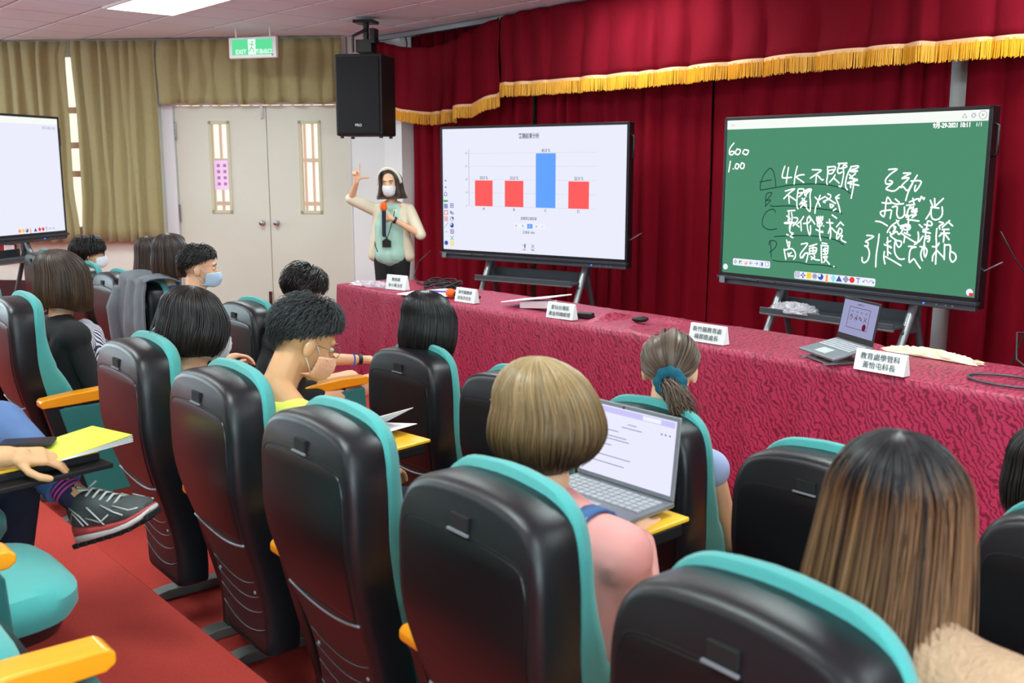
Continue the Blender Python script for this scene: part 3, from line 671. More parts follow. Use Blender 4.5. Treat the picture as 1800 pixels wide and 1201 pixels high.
# ---------------------------------------------------------------- table under its cloth
def cloth():
    m = bpy.data.materials.new('damask'); m.use_nodes = True; MATS['damask'] = m
    nt = m.node_tree; b = nt.nodes['Principled BSDF']; b.inputs['Roughness'].default_value = 0.45; b.inputs['Specular IOR Level'].default_value = 0.5; b.inputs['Sheen Weight'].default_value = 0.03
    tc = nt.nodes.new('ShaderNodeTexCoord'); mp = nt.nodes.new('ShaderNodeMapping'); mp.inputs['Rotation'].default_value = (R(20), R(35), R(10)); mp.inputs['Scale'].default_value = (1, 1, 1)
    nt.links.new(tc.outputs['Object'], mp.inputs[0])
    wv = nt.nodes.new('ShaderNodeTexWave'); wv.inputs['Scale'].default_value = 12.0; wv.inputs['Distortion'].default_value = 13.0; wv.inputs['Detail'].default_value = 3.0; wv.inputs['Detail Scale'].default_value = 1.3; wv.inputs['Detail Roughness'].default_value = 0.6
    nt.links.new(mp.outputs[0], wv.inputs[0])
    cr = nt.nodes.new('ShaderNodeValToRGB'); cr.color_ramp.elements[0].position = 0.05; cr.color_ramp.elements[1].position = 0.55
    cr.color_ramp.elements[0].color = s2l((112, 14, 44)) + (1,); cr.color_ramp.elements[1].color = s2l((172, 42, 80)) + (1,)
    nt.links.new(wv.outputs['Fac'], cr.inputs[0]); nt.links.new(cr.outputs[0], b.inputs['Base Color'])
    bp = nt.nodes.new('ShaderNodeBump'); bp.inputs['Strength'].default_value = 0.35; bp.inputs['Distance'].default_value = 0.003
    nt.links.new(cr.outputs[0], bp.inputs['Height']); nt.links.new(bp.outputs[0], b.inputs['Normal'])
    X0, X1, Y0, Y1, ZT = -7.10, 1.6, 4.33, 5.0, 0.75
    rnd = random.Random(5)
    nx = 520
    creases = [X0 + 0.62*i + rnd.uniform(-.1, .1) for i in range(15)]
    folds = [(X0 + 0.35 + 0.42*i + rnd.uniform(-.12, .12), rnd.uniform(.03, .07), rnd.uniform(.02, .05)) for i in range(20)]
    def frontoff(x, v):     # v 0 top .. 1 hem
        y = 0.0
        for c, w_, a in folds: y += a*v*math.exp(-((x-c)/w_)**2)
        y += 0.012*v*math.sin(x*5.1) + 0.004*math.sin(x*23)*v
        return -y - 0.035*v
    def topz(x, y):
        z = 0.0
        for c in creases: z += 0.004*math.exp(-((x + 0.22*(y-4.6) - c)/0.018)**2)
        z += 0.003*math.sin(x*7+y*5) * math.sin(y*9+1.3*x)
        # wrinkled bump near the mouse
        z += 0.045*math.exp(-((x+4.30)/0.035)**2 - ((y-4.62+0.5*(x+4.3))/0.16)**2) + 0.028*math.exp(-((x+3.95)/0.16)**2 - ((y-4.84)/0.05)**2) + 0.02*math.exp(-((x+4.0+0.7*(y-4.5))/0.03)**2)*math.exp(-((y-4.5)/0.15)**2)
        z += 0.03*math.exp(-((x+2.66)/0.10)**2 - ((y-4.92)/0.05)**2)
        return ZT + z
    V = []; F = []
    rows = []
    for i in range(nx+1):
        x = X0 + (X1-X0)*i/nx; col = []
        for v in (1, .9, .75, .6, .45, .3, .18, .08, .03): col.append((x, Y0 + frontoff(x, v), ZT - 0.01 - (ZT+0.045)*v))
        col.append((x, Y0+0.004, ZT-0.004+0.003*math.sin(x*60)))
        for k in range(13): y = Y0+0.015+(Y1-Y0-0.03)*k/12; col.append((x, y, topz(x, y)))
        col.append((x, Y1-0.004, ZT-0.004))
        for v in (.05, .3, .6): col.append((x, Y1 + 0.02*v*(1+math.sin(x*9)), ZT-0.01-0.80*v))
        rows.append(col); V += col
    n_ = len(rows[0])
    for i in range(nx):
        for j in range(n_-1):
            a = i*n_+j; F.append((a, a+n_, a+n_+1, a+1))
    # left end drop with two soft folds
    base = len(V); ends = []
    for k in range(17):
        y = Y0 + (Y1-Y0)*k/16; col = []
        for v in (0.0, .03, .1, .25, .45, .65, .85, 1.0):
            col.append((X0 - 0.02*v - 0.03*v*abs(math.sin(k*0.8)), y - (0.035*v if k == 0 else 0), ZT-0.003 - (ZT+0.045)*v))
        ends.append(col); V += col
    for k in range(16):
        for j in range(7):
            a = base+k*8+j; F.append((a, a+1, a+9, a+8))
    o = MB().add(V, F).build('tablecloth', m, None, smooth=True)
    tag(o, 'long crimson patterned cloth draped over the front row of tables', 'tablecloth')
    so = o.modifiers.new('s', 'SOLIDIFY'); so.thickness = 0.003; so.offset = 1
    return o
cloth()
ZC = 0.757
def sign(x, y, rz, lines, label, w=0.27, h=0.115, size=0.033, z=ZC):
    t = empty('name_sign', (x, y, z), R(rz)); tag(t, label, 'name sign', 'white name signs on the table')
    d = 0.06
    m = MB().add([(-w/2, -d/2, 0), (w/2, -d/2, 0), (w/2, d/2, 0), (-w/2, d/2, 0), (-w/2, -0.008, h), (w/2, -0.008, h), (w/2, 0.008, h), (-w/2, 0.008, h)],
        [(0, 3, 2, 1), (4, 5, 6, 7), (0, 1, 5, 4), (1, 2, 6, 5), (2, 3, 7, 6), (3, 0, 4, 7)])
    m.build('sign_body', 'sign_paper', t, bevel=0.003)
    tilt = math.atan2(d/2-0.008, h)
    for k, l in enumerate(lines):
        zz = h*(0.70-0.40*k) if len(lines) > 1 else h*0.5
        yy = -d/2 + (d/2-0.008)*zz/h - 0.0025
        text_mesh('sign_text', l, size, 'ink', t, Matrix.Translation((0, yy, zz)) @ Matrix.Rotation(-tilt, 4, 'X') @ T)
    return t
sign(-6.43, 4.47, 12, ['教務處', '李小華主任'], 'white paper name sign nearest the table end, in front of the black cables', w=0.21, h=0.115, size=0.03)
sign(-5.50, 4.42, 3, ['新竹縣教師', '許長杰先生'], 'white name sign leaning by the orange microphone', w=0.21, h=0.10, size=0.029)
sign(-4.50, 4.39, 6, ['愛玩台灣區', '黃金祥總經理'], 'white name sign on the table between the white tablet and the rumpled cloth', w=0.22, h=0.10, size=0.03)
sign(-3.34, 4.39, 2, ['新竹縣教育處', '楊郡慈處長'], 'white name sign between the mouse and the open laptop, behind the ponytail', w=0.235, h=0.10, size=0.032)
sign(-2.30, 4.35, -2, ['教育處學管科', '黃怡屯科長'], 'largest white name sign, right of the open laptop', w=0.26, h=0.10, size=0.034)

# laptop with its stand
def laptop(x, y, z, rz, label, tilt, open_, body, W=0.32, D=0.225, bright=False, stand=True):
    t = empty('laptop', (x, y, z), R(rz)); tag(t, label, 'laptop')
    B = Matrix.Translation((0, 0, 0.035 if stand else 0.008)) @ Matrix.Rotation(R(tilt), 4, 'X')
    MB().box((0, D/2, 0), (W, D, 0.014), B).build('laptop_base', body, t, bevel=0.004)
    kb = MB()
    for r_ in range(5):
        for c_ in range(13):
            kb.box((-W/2+0.028+c_*(W-0.056)/12, D*0.50+r_*0.0195, 0.0085), ((W-0.056)/12-0.004, 0.015, 0.003), B)
    ko = kb.build('keyboard', 'key', t)
    MB().box((0, D*0.24, 0.0078), (0.10, 0.06, 0.002), B).build('touchpad', 'key', t)
    H = B @ Matrix.Translation((0, D-0.004, 0.008)) @ Matrix.Rotation(R(open_), 4, 'X')
    lid = MB().box((0, 0.0, 0.107), (W, 0.007, 0.214), H).build('laptop_lid', body if bright else 'laptop_black', t, bevel=0.003)
    sc_ = MB().box((0, -0.0045, 0.115 if not bright else 0.108), (W-0.022, 0.001, 0.172 if not bright else 0.19), H).build('laptop_screen', 'laptop_bright' if bright else 'laptop_screen', lid)
    MB().tube([(-0.02, -0.004, 0.206), (-0.018, -0.005, 0.206)], 0.004, 8, mtx=H).build('webcam', 'black_metal', lid)
    if stand:
        s_ = MB()
        for sx in (-0.1, 0.1):
            s_.box((sx, 0.10, 0.004), (0.02, 0.22, 0.008)); s_.tube([(sx, 0.19, 0.006), (sx, 0.11, 0.045)], 0.006, 6); s_.tube([(sx, 0.03, 0.006), (sx, 0.16, 0.05)], 0.006, 6)
        s_.box((0, 0.02, 0.006), (0.22, 0.02, 0.008)); s_.box((0, 0.2, 0.006), (0.22, 0.02, 0.008))
        s_.build('laptop_stand', 'stand_silver', t)
    return t, lid, sc_, H
t, lid, sc_, H = laptop(-2.66, 4.36, ZC, -28, 'open grey laptop on a riser on the crimson table, its dim screen showing a slide', 12, -22, 'laptop_grey', W=0.32)
fm = MB()
for a, b_ in (((-0.09, 0.17), (0.09, 0.17)), ((0.09, 0.17), (0.09, 0.065)), ((0.09, 0.065), (-0.09, 0.065)), ((-0.09, 0.065), (-0.09, 0.17))):
    fm.tube([(a[0], -0.0055, a[1]), (b_[0], -0.0055, b_[1])], 0.0012, 4, mtx=H)
fm.build('slide_frame', 'maroon', sc_)
text_mesh('slide_text', 'SAMPLE 12', 0.012, 'screen_ink', sc_, H @ Matrix.Translation((0, -0.0056, 0.186)) @ T)
for i, g_ in enumerate('✋☝✎✕'): text_mesh('slide_text', g_, 0.032, 'maroon', sc_, H @ Matrix.Translation((-0.06+0.04*i, -0.0056, 0.118)) @ T)
for i in range(4): text_mesh('slide_text', 'ooo', 0.011, 'screen_ink', sc_, H @ Matrix.Translation((-0.06+0.04*i, -0.0056, 0.15)) @ T)
mm = MB().ell((0.062, -0.0056, 0.080), (0.016, 0.0005, 0.018), 12, 6, mtx=H); mm.build('slide_badge', 'maroon', sc_)
# microphone, folders, tablets, bag, cables, mouse...
t = empty('handheld_microphone', (-5.75, 4.47, ZC+0.035), R(12)); tag(t, 'microphone with an orange foam ball lying behind the second name sign', 'microphone')
MB().ell((0, 0, 0), (0.042, 0.036, 0.036), 18, 12).build('foam_windscreen', 'orange_foam', t, smooth=True)
MB().caps((0.03, 0, 0), 0.016, (0.24, 0.03, -0.012), 0.014).build('microphone_body', 'black_metal', t, smooth=True)
cols = [('folder_white', (236, 236, 240)), ('folder_blue', (48, 50, 160)), ('folder_yellow', (240, 190, 60)), ('folder_purple', (70, 50, 150)), ('folder_lilac', (170, 170, 215))]
for n_, c_ in cols: mat(n_, c_, 0.5)
for i, (cn, dx, dy, rz, lab) in enumerate((('folder_white', -0.13, -0.05, 14, 'white folder at the bottom of the colourful folders on the table'), ('folder_yellow', -0.06, -0.02, -9, 'yellow striped folder in the fan of folders on the table'),
                                 ('folder_blue', 0.02, 0.03, 8, 'blue striped folder in the fan of folders on the table'), ('folder_white', -0.0, 0.09, -4, 'white folder with purple corner on top of the folders'), )):
    t = empty('folder', (-5.93+dx, 4.47+dy, ZC+0.004+i*0.0065), R(rz)); tag(t, lab, 'folder', 'colourful folders by the orange microphone')
    MB().box((0, 0, 0), (0.30, 0.2, 0.006)).build('folder_cover', 'folder_white', t, bevel=0.001)
    MB().add([(-0.14, -0.06, 0.0034), (0.02, -0.09, 0.0034), (0.13, 0.0, 0.0034), (0.0, 0.02, 0.0034)], [(0, 1, 2, 3)]).build('printed_shape', ['folder_lilac', 'folder_yellow', 'folder_blue', 'folder_purple'][i], t)
    MB().add([(-0.10, 0.03, 0.0034), (0.10, 0.035, 0.0034), (0.13, 0.07, 0.0034), (-0.05, 0.08, 0.0034)], [(0, 1, 2, 3)]).build('printed_shape', ['folder_yellow', 'folder_blue', 'folder_yellow', 'folder_blue'][i], t)
t = empty('tablet', (-4.98, 4.62, ZC), R(5)); tag(t, 'thin white tablet resting tilted on a folded white stand on the table', 'tablet')
MB().box((0, 0, 0.062), (0.44, 0.25, 0.008), Matrix.Rotation(R(-9), 4, 'Y')).build('tablet_body', 'white_plastic', t, bevel=0.003)
MB().box((0.05, -0.04, 0.027), (0.25, 0.11, 0.05), Matrix.Rotation(R(-5), 4, 'Y')).build('tablet_stand', 'white_plastic', t, bevel=0.004)
t = empty('power_adapter', (-4.42, 4.52, ZC), R(20)); tag(t, 'small black adapter lying behind the third name sign', 'adapter'); MB().box((0, 0, 0.018), (0.11, 0.06, 0.034)).build('adapter_body', 'black_metal', t, bevel=0.006)
MB().tube([(0.05, 0, 0.012), (0.12, 0.03, 0.004), (0.2, 0.02, 0.004)], 0.003, 6).build('adapter_lead', 'black_metal', t, smooth=True)
t = empty('computer_mouse', (-4.05, 4.63, ZC+0.008), R(-35)); tag(t, 'black mouse with a red scroll wheel on the rumpled cloth', 'mouse')
MB().ell((0, 0, 0.016), (0.03, 0.055, 0.02), 16, 10).build('mouse_body', 'black_metal', t, smooth=True); MB().ell((0, 0.025, 0.033), (0.004, 0.012, 0.005), 8, 6).build('scroll_wheel', 'icon_red', t)
def crumple(name, x, y, z, rz, sx, sy, sz, m, label, cat, seed, par=None):
    rnd = random.Random(seed); mb = MB(); nu, nv = 34, 22
    V = []; F = []
    for j in range(nv+1):
        for i in range(nu):
            a = 2*math.pi*i/nu; th = math.pi/2*j/nv
            k = 1 + 0.22*math.sin(3*a+seed) + 0.16*math.sin(7*a+2*th) + rnd.uniform(-.08, .08)
            V.append((sx*math.cos(a)*math.cos(th)*k, sy*math.sin(a)*math.cos(th)*k, max(0.001, sz*(math.sin(th)*(0.7+0.3*math.sin(5*a+seed)) + rnd.uniform(-.15, .15)*math.sin(2*th)))))
    for j in range(nv):
        for i in range(nu): a = j*nu+i; b_ = j*nu+(i+1) % nu; F.append((a, b_, b_+nu, a+nu))
    o = MB().add(V, F, Matrix.Translation((x, y, z)) @ Matrix.Rotation(R(rz), 4, 'Z')).build(name, m, None)
    tag(o, label, cat); return o
crumple('plastic_bag', -6.74, 4.46, ZC, 10, 0.2, 0.09, 0.045, 'plastic_bag', 'crumpled clear plastic bag at the left end of the table', 'plastic bag', 3)
crumple('plastic_bag', -3.66, 5.72, 0.762, 0, 0.16, 0.09, 0.07, 'plastic_bag', 'crumpled clear plastic bag on the stand shelf of the green display', 'plastic bag', 5)
mat('cream_cloth', (234, 228, 198), 0.85)
crumple('cloth_bag', -2.32, 4.90, ZC, -6, 0.24, 0.05, 0.045, 'cream_cloth', 'cream cloth bag lying at the back edge of the table behind the largest name sign', 'cloth bag', 9)
rnd = random.Random(4)
pts = []
for k in range(90):
    a = k*0.42; rr = 0.15+0.03*math.sin(k*0.7); pts.append((-6.20+rr*math.cos(a)+0.02*rnd.uniform(-1, 1), 4.74+rr*0.8*math.sin(a), ZC+0.008+0.02*(1+math.sin(k*1.1))+0.0004*k))
pts = [(-6.7, 4.85, ZC+0.005), (-6.5, 4.78, ZC+0.01)] + pts + [(-6.0, 4.80, ZC+0.01), (-5.88, 4.83, ZC+0.006)]
tag(MB().tube(pts, 0.006, 6).build('cable_coil', 'black_metal', None, smooth=True), 'tangled black cable coil on the table behind the first name sign', 'cable')
t = MB().tube([(-6.86, 5.12, 1.0), (-6.95, 5.05, 0.9), (-6.93, 4.99, 0.775), (-6.75, 4.9, 0.765), (-6.6, 4.8, 0.765)], 0.004, 6).build('audio_cable', 'black_metal', None, smooth=True); tag(t, 'thin black cable hanging from the presenter belt down to the table', 'cable')
lp = [(-1.80+0.17*math.cos(a)*1.1-0.0, 4.58+0.12*math.sin(a), ZC+0.006) for a in [R(q) for q in range(40, 330, 14)]]
tag(MB().tube(lp + [(-1.55, 4.48, ZC+0.006), (-1.3, 4.5, ZC+.006)], 0.006, 6).build('cable_loop', 'stand_dark', None, smooth=True), 'grey cable loop on the table at the right edge of the picture', 'cable')
tag(MB().tube([(-1.62, 4.55, ZC+.012), (-1.80, 4.62, ZC+.10), (-1.86, 4.75, ZC+.20), (-1.7, 4.95, ZC+.2), (-1.4, 5.0, ZC+.06), (-1.2, 4.9, ZC+.012)], 0.005, 6).build('standing_cable', 'black_metal', None, smooth=True), 'thin dark cable rising off the table at the right edge', 'cable')
t = empty('white_charger', (-1.58, 4.36, ZC)); tag(t, 'white charger block cut off by the right edge of the picture on the table', 'charger'); MB().box((0, 0, 0.02), (0.12, 0.09, 0.04)).build('charger_body', 'white_plastic', t, bevel=0.008)
# leads hanging behind the green display
for pts, lab in (([(-2.43, 5.85, 1.35), (-2.36, 5.9, 1.2), (-2.30, 5.95, 1.1), (-2.28, 5.95, 0.8), (-2.4, 5.95, 0.4), (-2.5, 5.9, 0.02)], 'thin dark lead hanging beside the green display'),):
    tag(MB().tube(pts, 0.005, 6).build('hanging_lead', 'black_metal', None, smooth=True), lab, 'cable')
# ---------------------------------------------------------------- auditorium chairs
def yr(z):
    return 0.115*(1-float(smoothstep(0.20, 0.74, z))) + 0.012*float(smoothstep(0.86, 1.0, z))
def chair_loop(half, inset, yf):
    """closed loop of mirrored pairs; half = [(w, z)] bottom to top"""
    n = len(half); R_ = []
    for i, (w_, z) in enumerate(half):
        a = half[max(i-1, 0)]; b_ = half[min(i+1, n-1)]
        tx, tz = b_[0]-a[0], b_[1]-a[1]
        if i == 0: tx, tz = abs(b_[0]-0)+1e-6, b_[1]-a[1]
        L = math.hypot(tx, tz) or 1
        nx_, nz_ = tz/L, -tx/L
        ww = max(w_-nx_*inset, 0.004); zz = z - nz_*inset
        R_.append((ww, zz))
    return [( wv, yf(zv), zv) for wv, zv in R_] + [(-wv, yf(zv), zv) for wv, zv in reversed(R_)]
def loft_shell(half, steps, cap0=True, cap1=True):
    mb = MB(); n = 2*len(half); V = []; F = []
    for inset, yf in steps: V += chair_loop(half, inset, yf)
    for s_ in range(len(steps)-1):
        for i in range(n):
            a = s_*n+i; b_ = s_*n+(i+1) % n; F.append((a, b_, b_+n, a+n))
    h = len(half)
    for s_, on in ((0, cap0), (len(steps)-1, cap1)):
        if not on: continue
        o = s_*n
        for i in range(h-1):
            q = (o+i, o+i+1, o+n-2-i, o+n-1-i); F.append(q if s_ else q[::-1])
    return mb.add(V, F)
def dense(pts, k=3):
    out = []
    P = [Vector((a, b_, 0)) for a, b_ in pts]
    for i in range(len(P)-1):
        p0 = P[max(i-1, 0)]; p1 = P[i]; p2 = P[i+1]; p3 = P[min(i+2, len(P)-1)]
        for j in range(k):
            t_ = j/k; q = 0.5*((2*p1)+(-p0+p2)*t_+(2*p0-5*p1+4*p2-p3)*t_*t_+(-p0+3*p1-3*p2+p3)*t_**3); out.append((q.x, q.y))
    out.append((P[-1].x, P[-1].y)); return out
SHELL = dense([(0.11, 0.105), (0.165, 0.112), (0.185, 0.14), (0.192, 0.24), (0.208, 0.38), (0.238, 0.52), (0.262, 0.63), (0.27, 0.72), (0.27, 0.80), (0.266, 0.86), (0.250, 0.915), (0.215, 0.955), (0.14, 0.978), (0.03, 0.987)])
CUSH = dense([(0.12, 0.37), (0.19, 0.378), (0.215, 0.42), (0.238, 0.52), (0.262, 0.63), (0.272, 0.72), (0.272, 0.80), (0.264, 0.875), (0.242, 0.93), (0.205, 0.968), (0.14, 0.995), (0.03, 1.006)])
PANEL = dense([(0.10, 0.50), (0.178, 0.503), (0.198, 0.53), (0.226, 0.64), (0.235, 0.72), (0.235, 0.80), (0.230, 0.85), (0.205, 0.880), (0.12, 0.889), (0.03, 0.892)], 4)
WS = 0.86
for L_ in (SHELL, CUSH, PANEL):
    L_[:] = [(a*WS, b_) for a, b_ in L_]
def make_chair(arms=(-1, 1)):
    t = empty('auditorium_chair')
    m = loft_shell(SHELL, [(0.004, lambda z: yr(z)+0.108), (0, lambda z: yr(z)+0.10), (0, lambda z: yr(z)+0.04), (0.001, lambda z: yr(z)+0.022), (0.006, lambda z: yr(z)+0.009), (0.014, lambda z: yr(z)+0.002), (0.024, lambda z: yr(z))])
    sh = m.build('back_shell', 'black_plastic', t, smooth='auto')
    # recessed line round the upper rear panel, and the panel itself
    g = loft_shell(PANEL, [(-0.008, lambda z: yr(z)+0.003), (-0.004, lambda z: yr(z)-0.0015), (0.0, lambda z: yr(z)+0.003)], False, False).build('panel_seam', 'gap_line', t, smooth=True)
    loft_shell(PANEL, [(0.0, lambda z: yr(z)+0.002), (0.002, lambda z: yr(z)-0.003), (0.012, lambda z: yr(z)-0.0045)], False, True).build('rear_panel', 'dark_panel', t, smooth='auto')
    pl = MB().box((0.0, -0.001+0.004, 0.917), (0.055, 0.01, 0.03)).build('number_plate', 'gap_line', t, bevel=0.002)
    MB().box((0.0, -0.004, 0.899), (0.065, 0.006, 0.004)).build('plate_rim', 'silver_trim', pl)
    # curved trim and ridges across the lower shell
    def arc(z0, w_, r, m_, nm, sag=0.03):
        pts = []
        for k in range(13):
            x = -w_ + 2*w_*k/12; z = z0 - sag*(1-(x/w_)**2) + sag*0.5; pts.append((x, yr(z)-0.001, z))
        return MB().tube(pts, r, 6).build(nm, m_, t, smooth=True)
    arc(0.485, 0.178, 0.0042, 'silver_trim', 'silver_trim')
    for k, z0 in enumerate((0.35, 0.30, 0.25, 0.19)): arc(z0, 0.145, 0.0016, 'thin_ridge', 'shell_ridge', 0.035)
    for x in (-0.125, 0.125): MB().ell((x, yr(0.33), 0.325), (0.006, 0.004, 0.006), 8, 6).build('screw', 'silver_trim', t)
    lum = lambda z: -0.036 + 0.075*(1-float(smoothstep(0.50, 0.84, z))) - 0.008*math.exp(-((z-0.66)/0.02)**2)
    loft_shell(CUSH, [(0.006, lambda z: yr(z)+0.100), (0.0, lambda z: yr(z)+0.103), (-0.004, lambda z: yr(z)+0.15+lum(z)), (0.004, lambda z: yr(z)+0.172+lum(z)), (0.02, lambda z: yr(z)+0.187+lum(z)), (0.06, lambda z: yr(z)+0.196+lum(z))]).build('back_cushion', 'teal_fabric', t, smooth='auto')
    for c in kids(t):
        c.data.transform(Matrix.Translation((0, 0, 0.07)))
        for g_ in kids(c): g_.data.transform(Matrix.Translation((0, 0, 0.07)))
    # seat
    def seat_ring(w_, y0, y1, z):
        pts = []
        for k in range(40):
            a = 2*math.pi*k/40; c, s_ = math.cos(a), math.sin(a); e = 0.55 if s_ > 0 else 0.3
            pts.append((w_*math.copysign(abs(c)**0.5, c), (y0+y1)/2 + (y1-y0)/2*math.copysign(abs(s_)**e, s_), z))
        return pts
    def stack(rings):
        n = 40; V = [p for r_ in rings for p in r_]; F = [(j*n+i, j*n+(i+1) % n, (j+1)*n+(i+1) % n, (j+1)*n+i) for j in range(len(rings)-1) for i in range(n)]
        F += [tuple(range(n-1, -1, -1)), tuple((len(rings)-1)*n+k for k in range(n))]; return MB().add(V, F)
    stack([seat_ring(.19, .27, .66, .325), seat_ring(.225, .25, .70, .335), seat_ring(.235, .25, .72, .375)]).build('seat_base', 'black_plastic', t, smooth='auto')
    stack([seat_ring(.238, .25, .725, .372), seat_ring(.246, .245, .745, .40), seat_ring(.243, .245, .745, .435), seat_ring(.225, .26, .72, .458), seat_ring(.17, .30, .66, .466), seat_ring(.06, .4, .55, .468)]).build('seat_cushion', 'teal_fabric', t, smooth='auto')
    for sx in arms: arm(t, sx)
    pedestal(t, -0.22)
    return t
def arm(t, sx, tray=False):
    x = sx*0.305
    prof = [(0.07, 0.600), (0.075, 0.588), (0.20, 0.590), (0.40, 0.598), (0.545, 0.600), (0.565, 0.612), (0.565, 0.632), (0.55, 0.645), (0.40, 0.650), (0.20, 0.640), (0.08, 0.628), (0.07, 0.618)]
    RZ = Matrix.Translation((x, 0, 0)) @ Matrix.Rotation(R(90), 4, 'Z')
    MB().prism(prof, 0.075, RZ).build('armrest_pad', 'orange_wood', t, bevel=0.010, segs=3)
    MB().box((x, 0.34, 0.583), (0.045, 0.16, 0.018)).build('armrest_bracket', 'black_metal', t, bevel=0.003)
    pan = [(0.145, 0.578), (0.54, 0.582), (0.55, 0.40), (0.545, 0.17), (0.53, 0.155), (0.27, 0.150), (0.25, 0.165)]
    MB().prism(pan, 0.062, RZ).build('side_panel', 'dark_teal_fabric', t, bevel=0.008)
    fr = [(0.085, 0.592), (0.165, 0.592), (0.285, 0.14), (0.20, 0.14)]
    MB().prism(fr, 0.052, RZ).build('side_frame', 'black_plastic', t, bevel=0.006)
def pedestal(t, xi):
    MB().box((xi, 0.30, 0.17), (0.05, 0.10, 0.30)).build('post', 'black_metal', t, bevel=0.004)
    ft = [(0.06, 0.0), (0.50, 0.0), (0.50, 0.012), (0.38, 0.038), (0.20, 0.038), (0.06, 0.014)]
    fo = MB().prism(ft, 0.065, Matrix.Translation((xi, 0, 0)) @ Matrix.Rotation(R(90), 4, 'Z')).build('foot', 'grey_metal', t, bevel=0.004)
    for y in (0.10, 0.45): MB().tube([(xi, y, 0.008), (xi, y, 0.026)], 0.012, 10).build('foot_bolt', 'silver_trim', fo)
proto = make_chair((-1, 1))
for c in kids(proto):
    if c.name.startswith('seat_'): c['seat'] = 1
first = [True]
CH = {}
def chair(key, x, y, z, label, rz=0.0, group='teal and black auditorium chairs', noarm=None):
    o = proto if first[0] else copy_tree(proto); first[0] = False
    o.location = (x, y, z); o.rotation_euler = (0, 0, R(rz)); tag(o, label, 'chair', group); CH[key] = o
    if noarm:
        for c in list(kids(o)):
            if c.name.split('.')[0] in ('armrest_pad', 'armrest_bracket', 'side_panel', 'side_frame'):
                cx = sum(v.co.x for v in c.data.vertices)/len(c.data.vertices)
                if cx*noarm > 0: bpy.data.objects.remove(c)
    return o
def fold(o):
    for c in kids(o):
        if c.name.split('.')[0] in ('seat_base', 'seat_cushion'):
            c.matrix_local = Matrix.Translation((0, 0.30, 0.20)) @ Matrix.Rotation(R(72), 4, 'X') @ Matrix.Translation((0, -0.30, -0.40))
# second row
chair('Z', -4.91, 1.20, F1, 'teal chair at the aisle behind the woman in the black cardigan', -1)
pedestal(CH['Z'], 0.22)
chair('A', -3.398, 1.19, F1, 'first chair right of the aisle, behind the dark haired woman holding a phone', -2, noarm=1)
chair('B', -2.729, 1.178, F1, 'chair behind the man with the orange mask', -2, noarm=1)
fold(chair('C', -2.077, 1.149, F1, 'empty chair between the orange masked man and the woman with denim straps', -2, noarm=1))
chair('D', -1.408, 1.108, F1, 'chair behind the woman in pink with denim straps', -3, noarm=1)
chair('E', -0.763, 1.057, F1, 'nearest chair at the bottom right, behind the long haired woman', -3, noarm=1)
chair('Y', -5.67, 1.22, F1, 'chair cut off by the left edge, beyond the black cardigan woman', noarm=1)
# front row
for k, x, y, lab in (('L5', -9.12, 2.54, 'farthest chair at the left, below the left display'), ('L4b', -7.74, 2.44, 'chair hidden behind the brown bob, under the dark haired person with glasses'),
                     ('L3', -7.04, 2.413, 'chair left of the grey jacket, in front of the long haired woman'), ('L2', -6.37, 2.38, 'chair with the grey jacket draped on its back'),
                     ('L1', -5.703, 2.35, 'chair behind the short haired man with the mask'), ('L0', -5.02, 2.405, 'chair at the aisle end of the front left row, beside the dark bent head'),
                     ('R0', -3.255, 2.255, 'chair behind the black bob haired woman at the start of the front right row'), ('R1', -2.61, 2.23, 'empty chair half hidden behind the blonde bob'),
                     ('R2', -1.97, 2.20, 'chair behind the ponytailed woman in pale blue'), ('R3', -1.327, 2.162, 'empty chair left of the long ombre hair, in front of the table'),
                     ('R4', -0.674, 2.156, 'chair cut off by the right edge, behind the long hair')):
    chair(k, x, y, F0, lab, noarm=(1 if k not in ('L0', 'R4', 'L5') else None))
pedestal(CH['L0'], 0.22)
for c in kids(CH['L0']):
    if c.name.split('.')[0] in ('armrest_pad', 'armrest_bracket', 'side_panel', 'side_frame') and c.data.vertices[0].co.x > 0: c.location.x += 0.12
fold(CH['R1']); fold(CH['R3'])
# camera row
chair('N', -3.33, 0.02, F2, 'chair outside the left edge on which the person in jeans sits', noarm=1)
chair('P', -2.69, 0.02, F2, 'chair at the bottom left with its round teal seat folded down', noarm=1)
fold(chair('Q', -2.05, 0.0, F2, 'chair at the bottom left corner with a glossy orange armrest nearest the camera'))

# writing trays
def tray(x, y, z, rz, label, w=0.26, d=0.24):
    t = empty('writing_tray', (x, y, z), R(rz)); tag(t, label, 'tray', 'fold out writing trays')
    MB().box((0, 0, 0.055), (w, d, 0.012)).build('tray_top', 'yellow_tray', t, bevel=0.004)
    MB().box((0.01, 0, 0.03), (w-0.03, d-0.04, 0.034)).build('tray_base', 'black_metal', t, bevel=0.006)
    MB().box((0.03, -0.04, -0.02), (w-0.12, 0.05, 0.05)).build('tray_hinge', 'black_metal', t, bevel=0.004)
    return t
tray(-2.76, 1.83, 0.745, 6, 'yellow writing tray holding white papers, over the empty seat', 0.28, 0.22)
tray(-1.67, 1.77, 0.797, 0, 'writing tray under the white screened laptop', 0.38, 0.25)
def sheet(name, pts, z, m, label, cat, fold=None):
    V = []; F = []
    o = MB().add(pts, [tuple(range(len(pts)))]).build(name, m, None); s_ = o.modifiers.new('s', 'SOLIDIFY'); s_.thickness = 0.002
    return tag(o, label, cat)
pb = empty('paper_booklet', (-2.87, 1.83, 0.815), R(10)); tag(pb, 'open white paper booklet standing on the yellow tray beside the empty chair', 'papers')
for k, a in enumerate((8, 28)):
    o = MB().box((0.08, 0, 0), (0.17, 0.22, 0.002), Matrix.Rotation(R(-a), 4, 'Y')).build('page', 'paper', pb)
